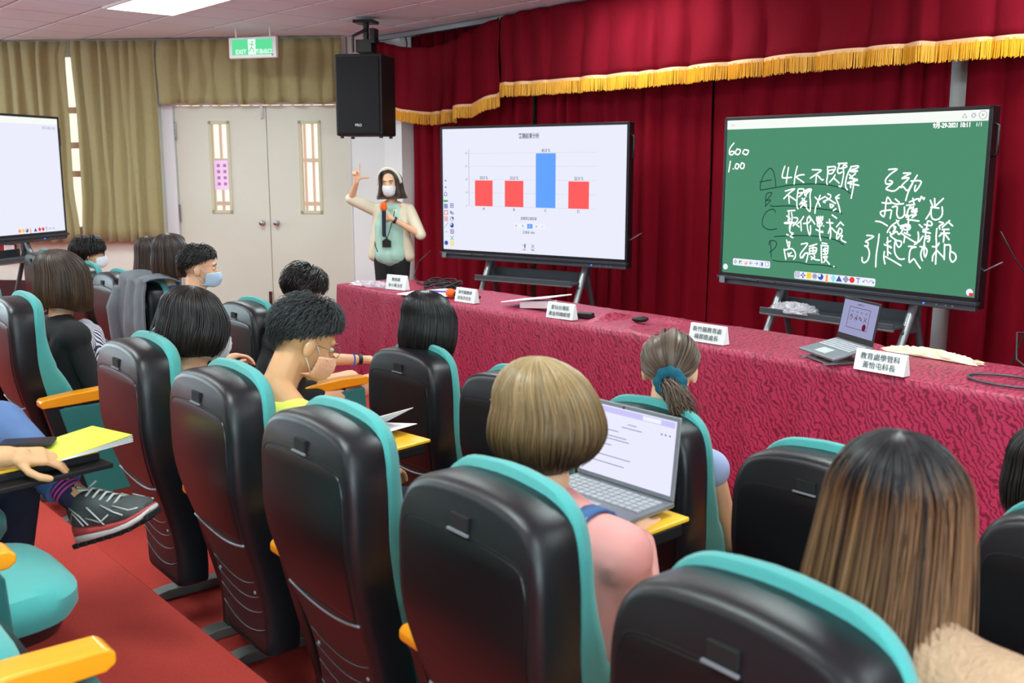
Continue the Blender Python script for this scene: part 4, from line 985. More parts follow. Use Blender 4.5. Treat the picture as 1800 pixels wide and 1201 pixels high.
t, lid, sc_, H = laptop(-1.69, 1.66, 0.865, 0, 'grey laptop with a bright white page in front of the woman in pink', 2, -8, 'laptop_grey', W=0.34, bright=True, stand=False)
for (z0, z1, m_, x0, x1) in ((0.185, 0.200, 'tab_lilac', -0.155, 0.155), (0.187, 0.198, 'toolbar_white', 0.05, 0.11)):
    MB().box(((x0+x1)/2, -0.0055 if m_ == 'tab_lilac' else -0.0062, (z0+z1)/2), (x1-x0, 0.0006, z1-z0), H).build('page_element', m_, sc_)
for i, (z_, x0, x1) in enumerate(((0.165, 0.0, 0.03), (0.155, -0.02, 0.05), (0.14, -0.12, -0.03), (0.125, -0.12, 0.0), (0.117, -0.12, 0.01), (0.10, -0.12, -0.05), (0.07, -0.12, 0.02), (0.05, -0.12, 0.0))):
    MB().box(((x0+x1)/2, -0.0055, z_), (x1-x0, 0.0006, 0.0025), H).build('page_text', 'icon_grey', sc_)
for x in (0.115, 0.128, 0.142): MB().ell((x, -0.0056, 0.163), (0.0025, 0.0006, 0.0025), 8, 6, mtx=H).build('page_icon', 'icon_blue', sc_)
# grey jacket over the chair back
def jacket():
    V = []; F = []; nu, nv = 30, 40; cx, cy = -6.33, 2.38
    rnd = random.Random(11)
    for j in range(nv+1):
        v = j/nv; s_ = v*1.15
        for i in range(nu+1):
            u = i/nu; x = cx - 0.20 + 0.40*u
            edge = abs(u-0.45)
            if s_ < 0.62:   # rear side hanging, from bottom to top
                z = 0.38 + s_; y = cy + yr(z) - 0.025 - 0.02*abs(math.sin(u*9+1)) - 0.03*math.exp(-((u-0.3)/0.1)**2)*(1-s_/0.62)
                x += -0.10*(1-s_/0.62)*(1-u) ; x -= 0.05*(1-s_/0.62)
            elif s_ < 0.86:
                a = (s_-0.62)/0.24*math.pi; z = 1.0 + 0.035*math.sin(a)+0.008*math.sin(u*11); y = cy + 0.085 - 0.115*math.cos(a)
            else:
                q = (s_-0.86); z = 1.0 - q; y = cy+0.205+0.015*math.sin(u*8)+0.02*q
            V.append((x, y + rnd.uniform(-.003, .003), z + 0.012*math.sin(u*14+v*3)))
    for j in range(nv):
        for i in range(nu): a = j*(nu+1)+i; F.append((a, a+1, a+nu+2, a+nu+1))
    o = MB().add(V, F).build('draped_jacket', 'jacket_grey', None, smooth=True); s_ = o.modifiers.new('s', 'SOLIDIFY'); s_.thickness = 0.012
    tag(o, 'grey jacket draped over the back of a chair in the front left row', 'jacket')
    sl = MB().tube([(cx-0.22, cy-0.02, 0.93), (cx-0.27, cy-0.04, 0.8), (cx-0.29, cy-0.02, 0.62), (cx-0.31, cy, 0.42)], [0.045, 0.06, 0.06, 0.05], 14)
    sl.build('jacket_sleeve', 'jacket_grey', o, smooth=True)
jacket()
# ---------------------------------------------------------------- people
def remesh(mb, name, m, parent, voxel, smooth=6):
    me = bpy.data.meshes.new(name); me.from_pydata(mb.v, [], mb.f); me.update()
    fix_normals(me)
    o = bpy.data.objects.new(name + '_tmp', me); COL.objects.link(o)
    r = o.modifiers.new('r', 'REMESH'); r.mode = 'VOXEL'; r.voxel_size = voxel; r.use_smooth_shade = True
    s_ = o.modifiers.new('s', 'SMOOTH'); s_.iterations = smooth; s_.factor = 0.5
    dg = bpy.context.evaluated_depsgraph_get()
    me2 = bpy.data.meshes.new_from_object(o.evaluated_get(dg))
    bpy.data.objects.remove(o); me2.name = name
    me2.materials.clear(); me2.materials.append(M[m] if isinstance(m, str) else m); me2.shade_smooth()
    r = bpy.data.objects.new(name, me2); COL.objects.link(r); r.parent = parent
    return r
class XF:
    """head frame: local head coords -> person coords"""
    def __init__(s, pos, yaw=0, pitch=0, roll=0, k=1.0):
        s.m = Matrix.Translation(Vector(pos)) @ Euler((R(pitch), R(roll), R(yaw)), 'XYZ').to_matrix().to_4x4() @ Matrix.Scale(k, 4)
    def __call__(s, p): return s.m @ Vector(p)
def head_prims(mb, H, face=True):
    mb.ell((0, -0.012, 0.030), (0.074, 0.094, 0.088), 24, 16, H.m)
    mb.ell((0, 0.018, -0.015), (0.066, 0.070, 0.085), 20, 14, H.m)
    mb.ell((0, 0.040, -0.058), (0.050, 0.046, 0.052), 18, 12, H.m)
    mb.ell((0, 0.064, -0.092), (0.024, 0.020, 0.020), 14, 10, H.m)
    for s_ in (-1, 1):
        mb.ell((s_*0.079, -0.014, -0.008), (0.011, 0.021, 0.035), 14, 10, H.m @ Matrix.Identity(4))
        mb.ell((s_*0.036, 0.062, -0.030), (0.022, 0.022, 0.022), 12, 10, H.m)
    if face:
        mb.ell((0, 0.098, -0.030), (0.014, 0.018, 0.013), 12, 8, H.m)
        a = MB().caps((0, 0.084, 0.012), 0.009, (0, 0.100, -0.024), 0.011, 8); mb.add(a.v, a.f, H.m)
        mb.ell((0, 0.076, 0.028), (0.048, 0.014, 0.012), 14, 8, H.m)
        mb.ell((0, 0.082, -0.060), (0.023, 0.012, 0.009), 12, 8, H.m)
def face_parts(body, H):
    for s_ in (-1, 1):
        MB().ell((s_*0.031, 0.0775, 0.006), (0.0125, 0.010, 0.0072), 14, 10, H.m).build('eye', 'eye_white', body, smooth=True)
        MB().ell((s_*0.031, 0.0855, 0.006), (0.0052, 0.0035, 0.0055), 10, 8, H.m).build('pupil', 'eye_dark', body, smooth=True)
        MB().tube([(s_*0.014, 0.091, 0.024), (s_*0.032, 0.090, 0.030), (s_*0.050, 0.078, 0.025)], [0.002, 0.0032, 0.0015], 6, mtx=H.m).build('eyebrow', 'hair_black', body, smooth=True)
        MB().tube([(s_*0.018, 0.0885, 0.008), (s_*0.031, 0.0905, 0.0135), (s_*0.045, 0.0845, 0.008)], [0.001, 0.0016, 0.001], 6, mtx=H.m).build('eyelash', 'hair_black', body, smooth=True)
def mask(body, H, m, loops='mask_white'):
    V = []; F = []; nu, nv = 20, 12
    for j in range(nv+1):
        v = j/nv
        for i in range(nu+1):
            u = -1+2*i/nu
            z = -0.012 - 0.098*v + 0.022*abs(u)**1.5*(1-2*v)*-1*0.6
            ang = u*R(68); rx = 0.070; ry = 0.064 + 0.056*math.cos(u*math.pi/2)**0.7 * (0.86 + 0.22*math.sin(math.pi*min(1, v*1.25)))
            y = 0.004 + ry*math.cos(ang)**0.8 + 0.0016*math.sin(v*30)
            if v > 0.82: y -= 0.03*(v-0.82)/0.18
            V.append((rx*math.sin(ang)*(1.03-0.24*v*v), y, z))
    for j in range(nv):
        for i in range(nu): a = j*(nu+1)+i; F.append((a, a+1, a+nu+2, a+nu+1))
    o = MB().add(V, F, H.m).build('face_mask', m, body, smooth=True); s_ = o.modifiers.new('s', 'SOLIDIFY'); s_.thickness = 0.0025
    for sx in (-1, 1):
        MB().tube([(sx*0.068, 0.032, -0.020), (sx*0.076, 0.010, 0.004), (sx*0.083, -0.012, 0.020), (sx*0.085, -0.030, 0.0), (sx*0.080, -0.020, -0.034), (sx*0.070, 0.008, -0.060), (sx*0.062, 0.030, -0.085)], 0.0017, 6, mtx=H.m).build('ear_loop', loops, o, smooth=True)
    return o
def glasses(body, H, m='glasses_metal', r=0.0011):
    g = MB()
    for s_ in (-1, 1):
        g.tube([(s_*0.033+0.024*math.cos(a), 0.101-0.10*abs(0.024*math.cos(a)), 0.002+0.018*math.sin(a)) for a in [k*math.pi/8 for k in range(17)]], r, 6, mtx=H.m)
        g.tube([(s_*0.057, 0.098, 0.006), (s_*0.074, 0.08, 0.008), (s_*0.080, 0.0, 0.006), (s_*0.080, -0.016, -0.006)], r, 6, mtx=H.m)
    g.tube([(-0.010, 0.102, 0.006), (0, 0.105, 0.009), (0.010, 0.102, 0.006)], r, 6, mtx=H.m)
    return g.build('glasses', m, body, smooth=True)
def hand_prims(mb, wrist, d, nrm, side=1, curl=0.35, pose='relaxed', k=1.0):
    """wrist point, direction of the fingers, normal out of the back of the hand; side=+1 puts the thumb towards nrm x d"""
    W_ = Vector(wrist); d = Vector(d).normalized(); n = Vector(nrm); n = (n - d*n.dot(d)).normalized(); s_ = n.cross(d)*side
    def P(a, b_, c): return W_ + (d*a + s_*b_ + n*c)*k
    a = mb
    a.caps(P(0, 0, 0), 0.024*k, P(0.03, 0, 0), 0.026*k)
    for b_ in (-0.026, -0.009, 0.009, 0.026): a.caps(P(0.02, b_*0.7, 0), 0.0155*k, P(0.082, b_, 0.0), 0.0125*k, 8)
    L = [(0.026, 0.040, 0.024, 0.020, 'index'), (0.009, 0.044, 0.028, 0.021, 'middle'), (-0.009, 0.041, 0.026, 0.020, 'ring'), (-0.026, 0.032, 0.020, 0.018, 'little')]
    for b_, l1, l2, l3, nm in L:
        c = curl
        if pose == 'L': c = 0.02 if nm == 'index' else 1.35
        if pose == 'grip': c = 1.05 if nm != 'index' else 0.9
        ang = 0.25*c; p = P(0.084, b_, 0); spread = b_*0.6
        for li, l in enumerate((l1, l2, l3)):
            ang += c*(0.75 if li == 0 else 0.85)
            dirv = (d*math.cos(ang) - n*math.sin(ang) + s_*spread*(1 if li == 0 else .4)).normalized()
            q = p + dirv*l*k; r0 = (0.0092, 0.0084, 0.0078)[li]*k; mb.caps(p, r0, q, r0*0.93, 8); p = q
    # thumb leaves the side of the palm near its base
    p = P(0.022, 0.022, -0.006)
    segs = [((0.55, 0.75, -0.25), 0.038), ((0.85, 0.40, -0.25), 0.030), ((0.98, 0.12, -0.15), 0.024)]
    if pose == 'L': segs = [((0.35, 0.95, 0), 0.040), ((0.2, 1.0, 0), 0.032), ((0.05, 1.0, 0.05), 0.026)]
    if pose == 'grip': segs = [((0.55, 0.55, -0.6), 0.038), ((0.6, 0.05, -0.8), 0.030), ((0.5, -0.45, -0.7), 0.024)]
    for (da, db, dc), l in segs:
        q = p + (d*da + s_*db + n*dc).normalized()*l*k; mb.caps(p, 0.0115*k, q, 0.0098*k, 8); p = q
    return mb
# ---------------------------------------------------------------- hair
def hair_mat(name, root, mid, tip, rough=0.36, pos=(0.35, 0.8)):
    m = bpy.data.materials.new(name); m.use_nodes = True; nt = m.node_tree; b = nt.nodes['Principled BSDF']
    at = nt.nodes.new('ShaderNodeAttribute'); at.attribute_name = 'tip'
    rn = nt.nodes.new('ShaderNodeAttribute'); rn.attribute_name = 'rnd'
    cr = nt.nodes.new('ShaderNodeValToRGB'); e = cr.color_ramp.elements
    e[0].color = s2l(root)+(1,); e[1].position = 1.0; e[1].color = s2l(tip)+(1,)
    k = e.new(pos[0]); k.color = s2l(root)+(1,); k = e.new(pos[1]); k.color = s2l(mid)+(1,)
    # stagger the colour change from strand to strand
    ma = nt.nodes.new('ShaderNodeMath'); ma.operation = 'MULTIPLY_ADD'; ma.inputs[1].default_value = 0.35; ma.inputs[2].default_value = -0.17
    nt.links.new(rn.outputs['Fac'], ma.inputs[0])
    ad = nt.nodes.new('ShaderNodeMath'); ad.operation = 'ADD'; nt.links.new(at.outputs['Fac'], ad.inputs[0]); nt.links.new(ma.outputs[0], ad.inputs[1])
    nt.links.new(ad.outputs[0], cr.inputs[0])
    mr = nt.nodes.new('ShaderNodeMapRange'); mr.inputs['To Min'].default_value = 0.55; mr.inputs['To Max'].default_value = 1.5; nt.links.new(rn.outputs['Fac'], mr.inputs[0])
    vm = nt.nodes.new('ShaderNodeVectorMath'); vm.operation = 'SCALE'; nt.links.new(cr.outputs[0], vm.inputs[0]); nt.links.new(mr.outputs[0], vm.inputs['Scale'])
    nt.links.new(vm.outputs[0], b.inputs['Base Color'])
    b.inputs['Roughness'].default_value = rough; b.inputs['Specular IOR Level'].default_value = 0.6
    MATS[name] = m; return m
hair_mat('hair_black', (14, 13, 14), (20, 18, 18), (24, 20, 20), 0.32)
hair_mat('hair_dark', (26, 20, 20), (34, 26, 25), (44, 34, 30), 0.4)
hair_mat('hair_brown', (58, 46, 36), (76, 56, 40), (88, 62, 42), 0.42)
hair_mat('hair_darkbrown', (46, 36, 32), (60, 44, 36), (96, 72, 56), 0.42)
hair_mat('hair_blonde', (158, 136, 96), (124, 96, 54), (44, 30, 26), 0.38, (0.15, 0.66))
hair_mat('hair_ombre', (26, 25, 27), (118, 84, 52), (140, 106, 74), 0.42, (0.40, 0.68))
hair_mat('hair_ash', (104, 88, 72), (84, 66, 50), (96, 72, 50), 0.42)
hair_mat('hair_man', (24, 26, 28), (40, 44, 46), (52, 56, 58), 0.42)
hair_mat('hair_long', (54, 42, 38), (84, 66, 54), (112, 90, 74), 0.45)
def strand_mesh(paths, rnds, rad, name, m, parent, H):
    P = np.array(paths); S_, N, _ = P.shape
    T_ = np.empty_like(P); T_[:, 1:-1] = P[:, 2:]-P[:, :-2]; T_[:, 0] = P[:, 1]-P[:, 0]; T_[:, -1] = P[:, -1]-P[:, -2]
    T_ /= np.linalg.norm(T_, axis=2, keepdims=True)+1e-9
    ref = P - np.array([0, -0.01, 0.0]); ref /= np.linalg.norm(ref, axis=2, keepdims=True)+1e-9
    U = np.cross(T_, ref); U /= np.linalg.norm(U, axis=2, keepdims=True)+1e-9; Wd = np.cross(U, T_)
    t = np.linspace(0, 1, N); prof = (0.75+0.25*np.sin(math.pi*np.clip(t*1.2, 0, 1)))*(1-0.8*smoothstep(0.82, 1.0, t))
    r = np.array(rad).reshape(-1, 1)*prof[None, :]
    V = np.stack([P+U*r[..., None], P-U*r[..., None], P+Wd*r[..., None]*1.1], axis=2).reshape(-1, 3)
    base = (np.arange(S_)[:, None, None]*N + np.arange(N-1)[None, :, None])*3
    k = np.arange(3)[None, None, :]; k2 = (k+1) % 3
    F = np.stack([base+k, base+k2, base+3+k2, base+3+k], axis=3).reshape(-1, 4)
    M4 = np.array(H.m); V = V @ M4[:3, :3].T + M4[:3, 3]
    me = bpy.data.meshes.new(name); me.vertices.add(len(V)); me.vertices.foreach_set('co', V.astype(np.float32).ravel())
    me.loops.add(F.size); me.polygons.add(len(F)); me.loops.foreach_set('vertex_index', F.astype(np.int32).ravel())
    me.polygons.foreach_set('loop_start', (np.arange(len(F))*4).astype(np.int32)); me.update(calc_edges=True)
    a = me.attributes.new('tip', 'FLOAT', 'POINT'); a.data.foreach_set('value', np.repeat(np.tile(t, S_), 3).astype(np.float32))
    a = me.attributes.new('rnd', 'FLOAT', 'POINT'); a.data.foreach_set('value', np.repeat(np.array(rnds), N*3).astype(np.float32))
    me.shade_smooth(); me.materials.append(M[m])
    o = bpy.data.objects.new(name, me); COL.objects.link(o); o.parent = parent; return o
def cap_mesh(fn, name, m, parent, H, n=56, N=18, tipmul=1.0, close=True):
    V = []; F = []; tips = []
    for i in range(n):
        P = fn(2*math.pi*i/n, 0.35)
        for j, p in enumerate(P): V.append(tuple(H(p))); tips.append(j/(len(P)-1)*tipmul)
        N = len(P)
    for i in range(n):
        for j in range(N-1): a = i*N+j; b_ = ((i+1) % n)*N+j; F.append((a, b_, b_+1, a+1))
    me = bpy.data.meshes.new(name); me.from_pydata(V, [], F); me.update()
    a = me.attributes.new('tip', 'FLOAT', 'POINT'); a.data.foreach_set('value', np.array(tips, dtype=np.float32))
    a = me.attributes.new('rnd', 'FLOAT', 'POINT'); a.data.foreach_set('value', (0.25+0.2*np.random.rand(len(V))).astype(np.float32))
    me.shade_smooth(); me.materials.append(M[m])
    o = bpy.data.objects.new(name, me); COL.objects.link(o); o.parent = parent
    s_ = o.modifiers.new('s', 'SOLIDIFY'); s_.thickness = 0.004
    return o
def flow_style(a=0.092, b=0.108, c=0.104, y0=-0.014, z0=0.030, zb=-0.13, zb_front=None, face=62, mult=lambda g: 1.0, crown=(0.0, -0.03), N=16, back=0.0, wave=0.004, front_end=None):
    zb_front = zb if zb_front is None else zb_front
    def fn(phi, d, off=(0, 0), N=N):
        # phi measured from the face (+y), crown = where the hair parts
        ph = (phi+math.pi) % (2*math.pi) - math.pi
        sgn = 1 if ph >= 0 else -1
        ff = R(face)
        P = []
        k = 0.93 + 0.09*d
        fr = max(0.0, 1-abs(ph)/(ff*1.25))
        zend = zb + (zb_front-zb)*smoothstep(2.2, 1.1, abs(ph))
        for j in range(N):
            t = j/(N-1); th = min(t/0.55, 1.0)*math.pi/2
            ap = abs(ph)
            if ap < ff: ap = ap + (ff*1.12-ap)*smoothstep(0.15, 0.75, th/(math.pi/2))
            p_ = sgn*ap
            st = math.sin(th); ct = math.cos(th)
            x = a*k*st*math.sin(p_) + crown[0]*ct; y = y0 + b*k*st*math.cos(p_) + crown[1]*ct; z = z0 + c*(0.97+0.05*d)*ct
            if t > 0.55:
                g = (t-0.55)/0.45; mu = mult(g)
                x = a*k*math.sin(p_)*mu; y = y0 + b*k*math.cos(p_)*mu - back*g*g; z = z0 + (zend-z0)*g
            P.append((x, y, z))
        return P
    return fn
def add_hair(body, H, fn, m, n=1300, rad=0.0016, jitter=0.004, seed=1, lo=0.45, hi=1.05, N=16, wave=0.004, length_var=0.06, fly=0.0):
    rg = np.random.RandomState(seed)
    cap = cap_mesh(fn, 'hair_cap', m, body, H)
    paths = []; rnds = []; rads = []
    clump = rg.rand(90)
    for i in range(n):
        phi = rg.rand()*2*math.pi; d = lo+(hi-lo)*rg.rand()**0.7
        P = np.array(fn(phi, d, N=N)) if False else np.array(fn(phi, d))
        t = np.linspace(0, 1, len(P))[:, None]
        ci = int((phi/(2*math.pi))*90) % 90; ph = clump[ci]*40+0.5*rg.rand(); fq = 3+4*clump[(ci*7) % 90]
        jit = rg.randn(3)*jitter
        P = P + jit*t + wave*np.sin(t*fq+ph)*np.array([[math.cos(phi), -math.sin(phi), 0.3]])*t
        if fly and rg.rand() < fly: P += rg.randn(3)*0.012*t*t + np.array([[math.sin(phi), math.cos(phi), 0.3]])*0.012*t
        # uneven ends
        dl = 1 - abs(rg.randn())*length_var
        if dl < 1:
            tt = np.linspace(0, dl, len(P)); P = np.stack([np.interp(tt, t[:, 0], P[:, q]) for q in range(3)], 1)
        paths.append(P); rnds.append(0.45*rg.rand()+0.55*clump[ci]); rads.append(rad*rg.uniform(0.6, 1.3))
    o = strand_mesh(paths, rnds, rads, 'hair', m, body, H); o['kind'] = 'stuff'
    cap.parent = o
    return o
def short_hair(body, H, m, n=2200, ln=0.035, lift=0.012, rad=0.0011, seed=2, hl=(58, 84, 122), a=0.080, b=0.100, c=0.096, y0=-0.014, z0=0.030, swirl=0.5, down=0.0):
    """cropped hair: roots over the whole scalp down to the hairline hl = degrees at front, side, back"""
    rg = np.random.RandomState(seed)
    def lim(phi):
        ph = abs((phi+math.pi) % (2*math.pi)-math.pi); return R(float(np.interp(ph, [0, 0.7, 1.45, 2.0, math.pi], [hl[0], hl[0]+4, hl[1], hl[1]+18, hl[2]])))
    def pt(th, ph, k): return np.array([a*k*math.sin(th)*math.sin(ph), y0+b*k*math.sin(th)*math.cos(ph), z0+c*k*math.cos(th)])
    def capfn(phi, d, off=None): L = lim(phi)-0.04; return [pt(L*j/13+1e-3, phi, 1.0) for j in range(14)]
    cap = cap_mesh(capfn, 'hair_cap', m, body, H, tipmul=0.5)
    paths = []; rnds = []; rads = []
    for i in range(n):
        phi = rg.rand()*2*math.pi; L = lim(phi); th = L*math.sqrt(rg.rand())*1.0
        lnn = ln*rg.uniform(0.6, 1.25)*(1-0.35*smoothstep(0.6*L, L, th)); up = lift*rg.uniform(0.2, 1.4)*(1-0.6*smoothstep(0.5*L, L, th))
        P = []
        for j in range(8):
            t = j/7; P.append(pt(th+(lnn/0.095)*t*(1+down), phi+swirl*t*0.4/max(0.4, math.sin(th))*rg.uniform(0.6, 1.0), 1.0+up*math.sin(t*2.2)/0.095+0.005))
        P = np.array(P); P += rg.randn(3)*0.002*np.linspace(0, 1, 8)[:, None]
        paths.append(P); rnds.append(rg.rand()); rads.append(rad*rg.uniform(0.7, 1.3))
    o = strand_mesh(paths, rnds, rads, 'hair', m, body, H); o['kind'] = 'stuff'; cap.parent = o; return o
def pony_hair(body, H, m, tie=(0.0, -0.125, 0.0), tail=[(0.0, -0.16, -0.01), (0.01, -0.175, -0.07), (0.03, -0.15, -0.14), (0.05, -0.13, -0.19)], n=1500, seed=3):
    rg = np.random.RandomState(seed); a, b, c, y0, z0 = 0.085, 0.104, 0.100, -0.014, 0.030
    C0 = np.array([0, y0, z0]); tv = (np.array(tie)-C0)/np.array([a, b, c]); tv /= np.linalg.norm(tv)
    def root(phi):
        ph = abs((phi+math.pi) % (2*math.pi)-math.pi); L = R(float(np.interp(ph, [0, 0.8, 1.45, 2.0, math.pi], [60, 64, 92, 108, 124]))); return np.array([math.sin(L)*math.sin(phi), math.sin(L)*math.cos(phi), math.cos(L)])
    def fn(phi, d, off=None, s0=0.0):
        r0 = root(phi); w = math.acos(np.clip(r0@tv, -1, 1)); P = []
        for j in range(16):
            t = s0+(1-s0)*j/15; v = (r0*math.sin((1-t)*w)+tv*math.sin(t*w))/max(math.sin(w), 1e-3)
            P.append(tuple(C0 + v*np.array([a, b, c])*(0.97+0.06*d+0.04*math.sin(t*math.pi)*(1 if v[2] > 0 else .3))))
        return P
    capo = cap_mesh(fn, 'hair_cap', m, body, H)
    paths = []; rn = []; rads = []
    for i in range(n):
        P = np.array(fn(rg.rand()*6.283, rg.uniform(.3, 1.1), s0=rg.rand()**2*0.6)); t = np.linspace(0, 1, 16)[:, None]
        paths.append(P+rg.randn(3)*0.002*np.sin(t*3.14)); rn.append(rg.rand()); rads.append(0.0014*rg.uniform(.6, 1.3))
    T_ = np.array([tie]+list(tail)); L_ = np.linspace(0, 1, len(T_))
    for i in range(n//2):
        t = np.linspace(0, 1, 16)*rg.uniform(.75, 1.05); P = np.stack([np.interp(t, L_, T_[:, q]) for q in range(3)], 1)
        o_ = rg.randn(3)*0.4; sp = 0.012+0.024*np.sin(np.clip(t, 0, 1)*2.6)[:, None]
        paths.append(P + o_*sp + 0.004*np.sin(t[:, None]*9+i)); rn.append(rg.rand()); rads.append(0.0015*rg.uniform(.6, 1.3))
    o = strand_mesh(paths, rn, rads, 'hair', m, body, H); o['kind'] = 'stuff'; capo.parent = o; return o

def seated(key, x, y, zf, hz, label, H_=(0, 0, 0), skin='skin', voxel=0.008, top=None, neck_low=0.0, sleeves=0.5, lhand=None, rhand=None, legs=True, pants='dark_jeans', lean=0.0, shoulder=0.165,
           topname='shirt', face=True, hands=True, topfat=0.012, neckline=0.215, lknee=None, rknee=None, bare_legs=False, handk=1.0, facing=0, torso_dx=0.0, straps=False):
    """x, y = head centre; hz = head height in the world. The person faces +y."""
    t = empty('person', (x, y, zf), 0); tag(t, label, 'person')
    h = hz-zf; H = XF((0, 0, h), *H_)
    mb = MB(); head_prims(mb, H, face)
    nb = Vector((torso_dx*0.4, -0.045-lean, h-neckline-0.01)); nt_ = H((0, -0.028, -0.045))
    mb.caps(nt_, 0.052, nb, 0.058)
    mb.caps(H((0, 0.0, -0.075)), 0.042, nb+Vector((0, 0.012, 0.03)), 0.05)
    ty = -0.035-lean
    sh = [Vector((s_*shoulder+torso_dx, -0.035-lean*0.9, h-neckline-0.062)) for s_ in (-1, 1)]
    ch = Vector((torso_dx, ty, h-0.40)); wa = Vector((torso_dx*0.6, ty-0.02, h-0.55)); pe = Vector((0, -0.03, 0.55))
    def torso(m_, f):
        m_.caps(nb+Vector((0, 0, -0.035)), 0.055+f*0.6, sh[0], 0.050+f); m_.caps(nb+Vector((0, 0, -0.035)), 0.055+f*0.6, sh[1], 0.050+f)
        if f == 0 or sleeves > 0:
            for q_ in sh: m_.caps(nb+Vector((0, 0, 0.035-f)), 0.045+f*0.6, sh[0].lerp(sh[1], 0.5).lerp(q_, 0.7)+Vector((0, 0, 0.004)), 0.042+f)
        for s_ in (-1, 1):
            m_.caps(sh[(s_+1)//2]+Vector((-s_*0.05, 0, -0.03)), 0.062+f, ch+Vector((s_*0.065, 0, 0)), 0.092+f)
            m_.caps(ch+Vector((s_*0.065, 0, 0)), 0.092+f, wa+Vector((s_*0.05, 0, 0)), 0.088+f); m_.caps(wa+Vector((s_*0.05, 0, 0)), 0.088+f, pe+Vector((s_*0.06, 0, 0)), 0.098+f)
    torso(mb, 0)
    elb = []; wr = []
    for i, hd in enumerate((lhand, rhand)):
        s_ = (-1, 1)[i]
        hd = hd or dict(e=(s_*0.225, 0.04, h-0.52), w=(s_*0.07, 0.25, 0.58), d=(-s_*0.5, 1, -0.2), n=(0, 0.2, 1))
        e = Vector(hd['e']); w_ = Vector(hd['w']); elb.append(e); wr.append(w_)
        mb.caps(sh[i], 0.046, e, 0.036); mb.caps(e, 0.037, w_, 0.025)
        if hands: hand_prims(mb, w_, hd['d'], hd['n'], hd.get('side', s_), hd.get('curl', 0.5), hd.get('pose', 'relaxed'), handk)
    body_legs = MB() if not bare_legs else mb
    kn = [Vector(lknee[0]) if lknee else Vector((-0.12, 0.38, 0.50)), Vector(rknee[0]) if rknee else Vector((0.12, 0.38, 0.50))]
    an = [Vector(lknee[1]) if lknee else Vector((-0.13, 0.42, 0.10)), Vector(rknee[1]) if rknee else Vector((0.13, 0.42, 0.10))]
    for i in (0, 1):
        hp = pe + Vector(((-1, 1)[i]*0.085, 0.02, -0.01))
        (mb if bare_legs else body_legs).caps(hp, 0.085, kn[i], 0.060); (mb if bare_legs else body_legs).caps(kn[i], 0.058, an[i], 0.040)
    body = remesh(mb, 'body', skin, t, voxel)
    if face: pass
    if not bare_legs:
        body_legs.caps(pe+Vector((-0.06, 0, 0.0)), 0.108, pe+Vector((0.06, 0, 0.0)), 0.108)
        remesh(body_legs, 'trousers', pants, body, 0.012)
    for i in (0, 1):
        sm = MB(); a = an[i]; sm.caps(a+Vector((0, -0.03, -0.05)), 0.040, a+Vector((0, 0.13, -0.062)), 0.032)
        remesh(sm, 'shoe', 'sneaker_black', t, 0.010)
    if top:
        tm = MB(); torso(tm, topfat)
        if sleeves:
            for i in (0, 1):
                if sleeves <= 1: q = sh[i].lerp(elb[i], sleeves); tm.caps(sh[i], 0.060, q, 0.056-0.006*sleeves)
                else: tm.caps(sh[i], 0.060, elb[i], 0.050); tm.caps(elb[i], 0.050, elb[i].lerp(wr[i], sleeves-1), 0.042)
        o = remesh(tm, topname, top, body, 0.010, 5)
        o2 = o
    else: o2 = None
    return t, body, H, dict(sh=sh, elb=elb, wr=wr, ch=ch, h=h, top=o2, nb=nb, kn=kn, an=an)
mat('cardigan_black', (26, 26, 29), 0.9, noise=0.25, nscale=12); mat('pink_shirt', (226, 158, 152), 0.85, noise=0.08, nscale=14); mat('blue_shirt', (70, 106, 150), 0.9)
mat('pale_blue', (168, 186, 224), 0.8, noise=0.06, nscale=9); mat('yellow_top', (216, 218, 96), 0.85); mat('black_top', (24, 25, 28), 0.9); mat('beige_knit', (190, 158, 126), 0.95, noise=0.16, nscale=60, bump=1.0, bscale=120)
mat('white_top', (228, 228, 226), 0.85); mat('grey_top', (96, 98, 104), 0.9); mat('cream_blazer', (222, 212, 186), 0.85, noise=0.06, nscale=9); mat('mint_top', (166, 206, 190), 0.75, noise=0.10, nscale=5)
mat('yellow_hem', (226, 208, 30), 0.8); mat('black_trousers', (22, 24, 30), 0.9); mat('grey_shirt', (120, 126, 134), 0.9); mat('bead', (220, 205, 190), 0.4)
def stripes(name):
    m = mat(name, (226, 228, 236), 0.85); nt = m.node_tree; b = nt.nodes['Principled BSDF']; tc = nt.nodes.new('ShaderNodeTexCoord'); wv = nt.nodes.new('ShaderNodeTexWave')
    wv.inputs['Scale'].default_value = 55; wv.inputs['Distortion'].default_value = 1.5; wv.bands_direction = 'X'; cr = nt.nodes.new('ShaderNodeValToRGB'); cr.color_ramp.interpolation = 'CONSTANT'
    cr.color_ramp.elements[1].position = 0.5; cr.color_ramp.elements[0].color = s2l((52, 56, 84))+(1,); cr.color_ramp.elements[1].color = s2l((228, 230, 238))+(1,)
    nt.links.new(tc.outputs['Object'], wv.inputs[0]); nt.links.new(wv.outputs['Fac'], cr.inputs[0]); nt.links.new(cr.outputs[0], b.inputs['Base Color']); return m
stripes('striped_cloth')
bobm = lambda g: 1.0+0.10*math.sin(g*2.4)-0.10*g*g
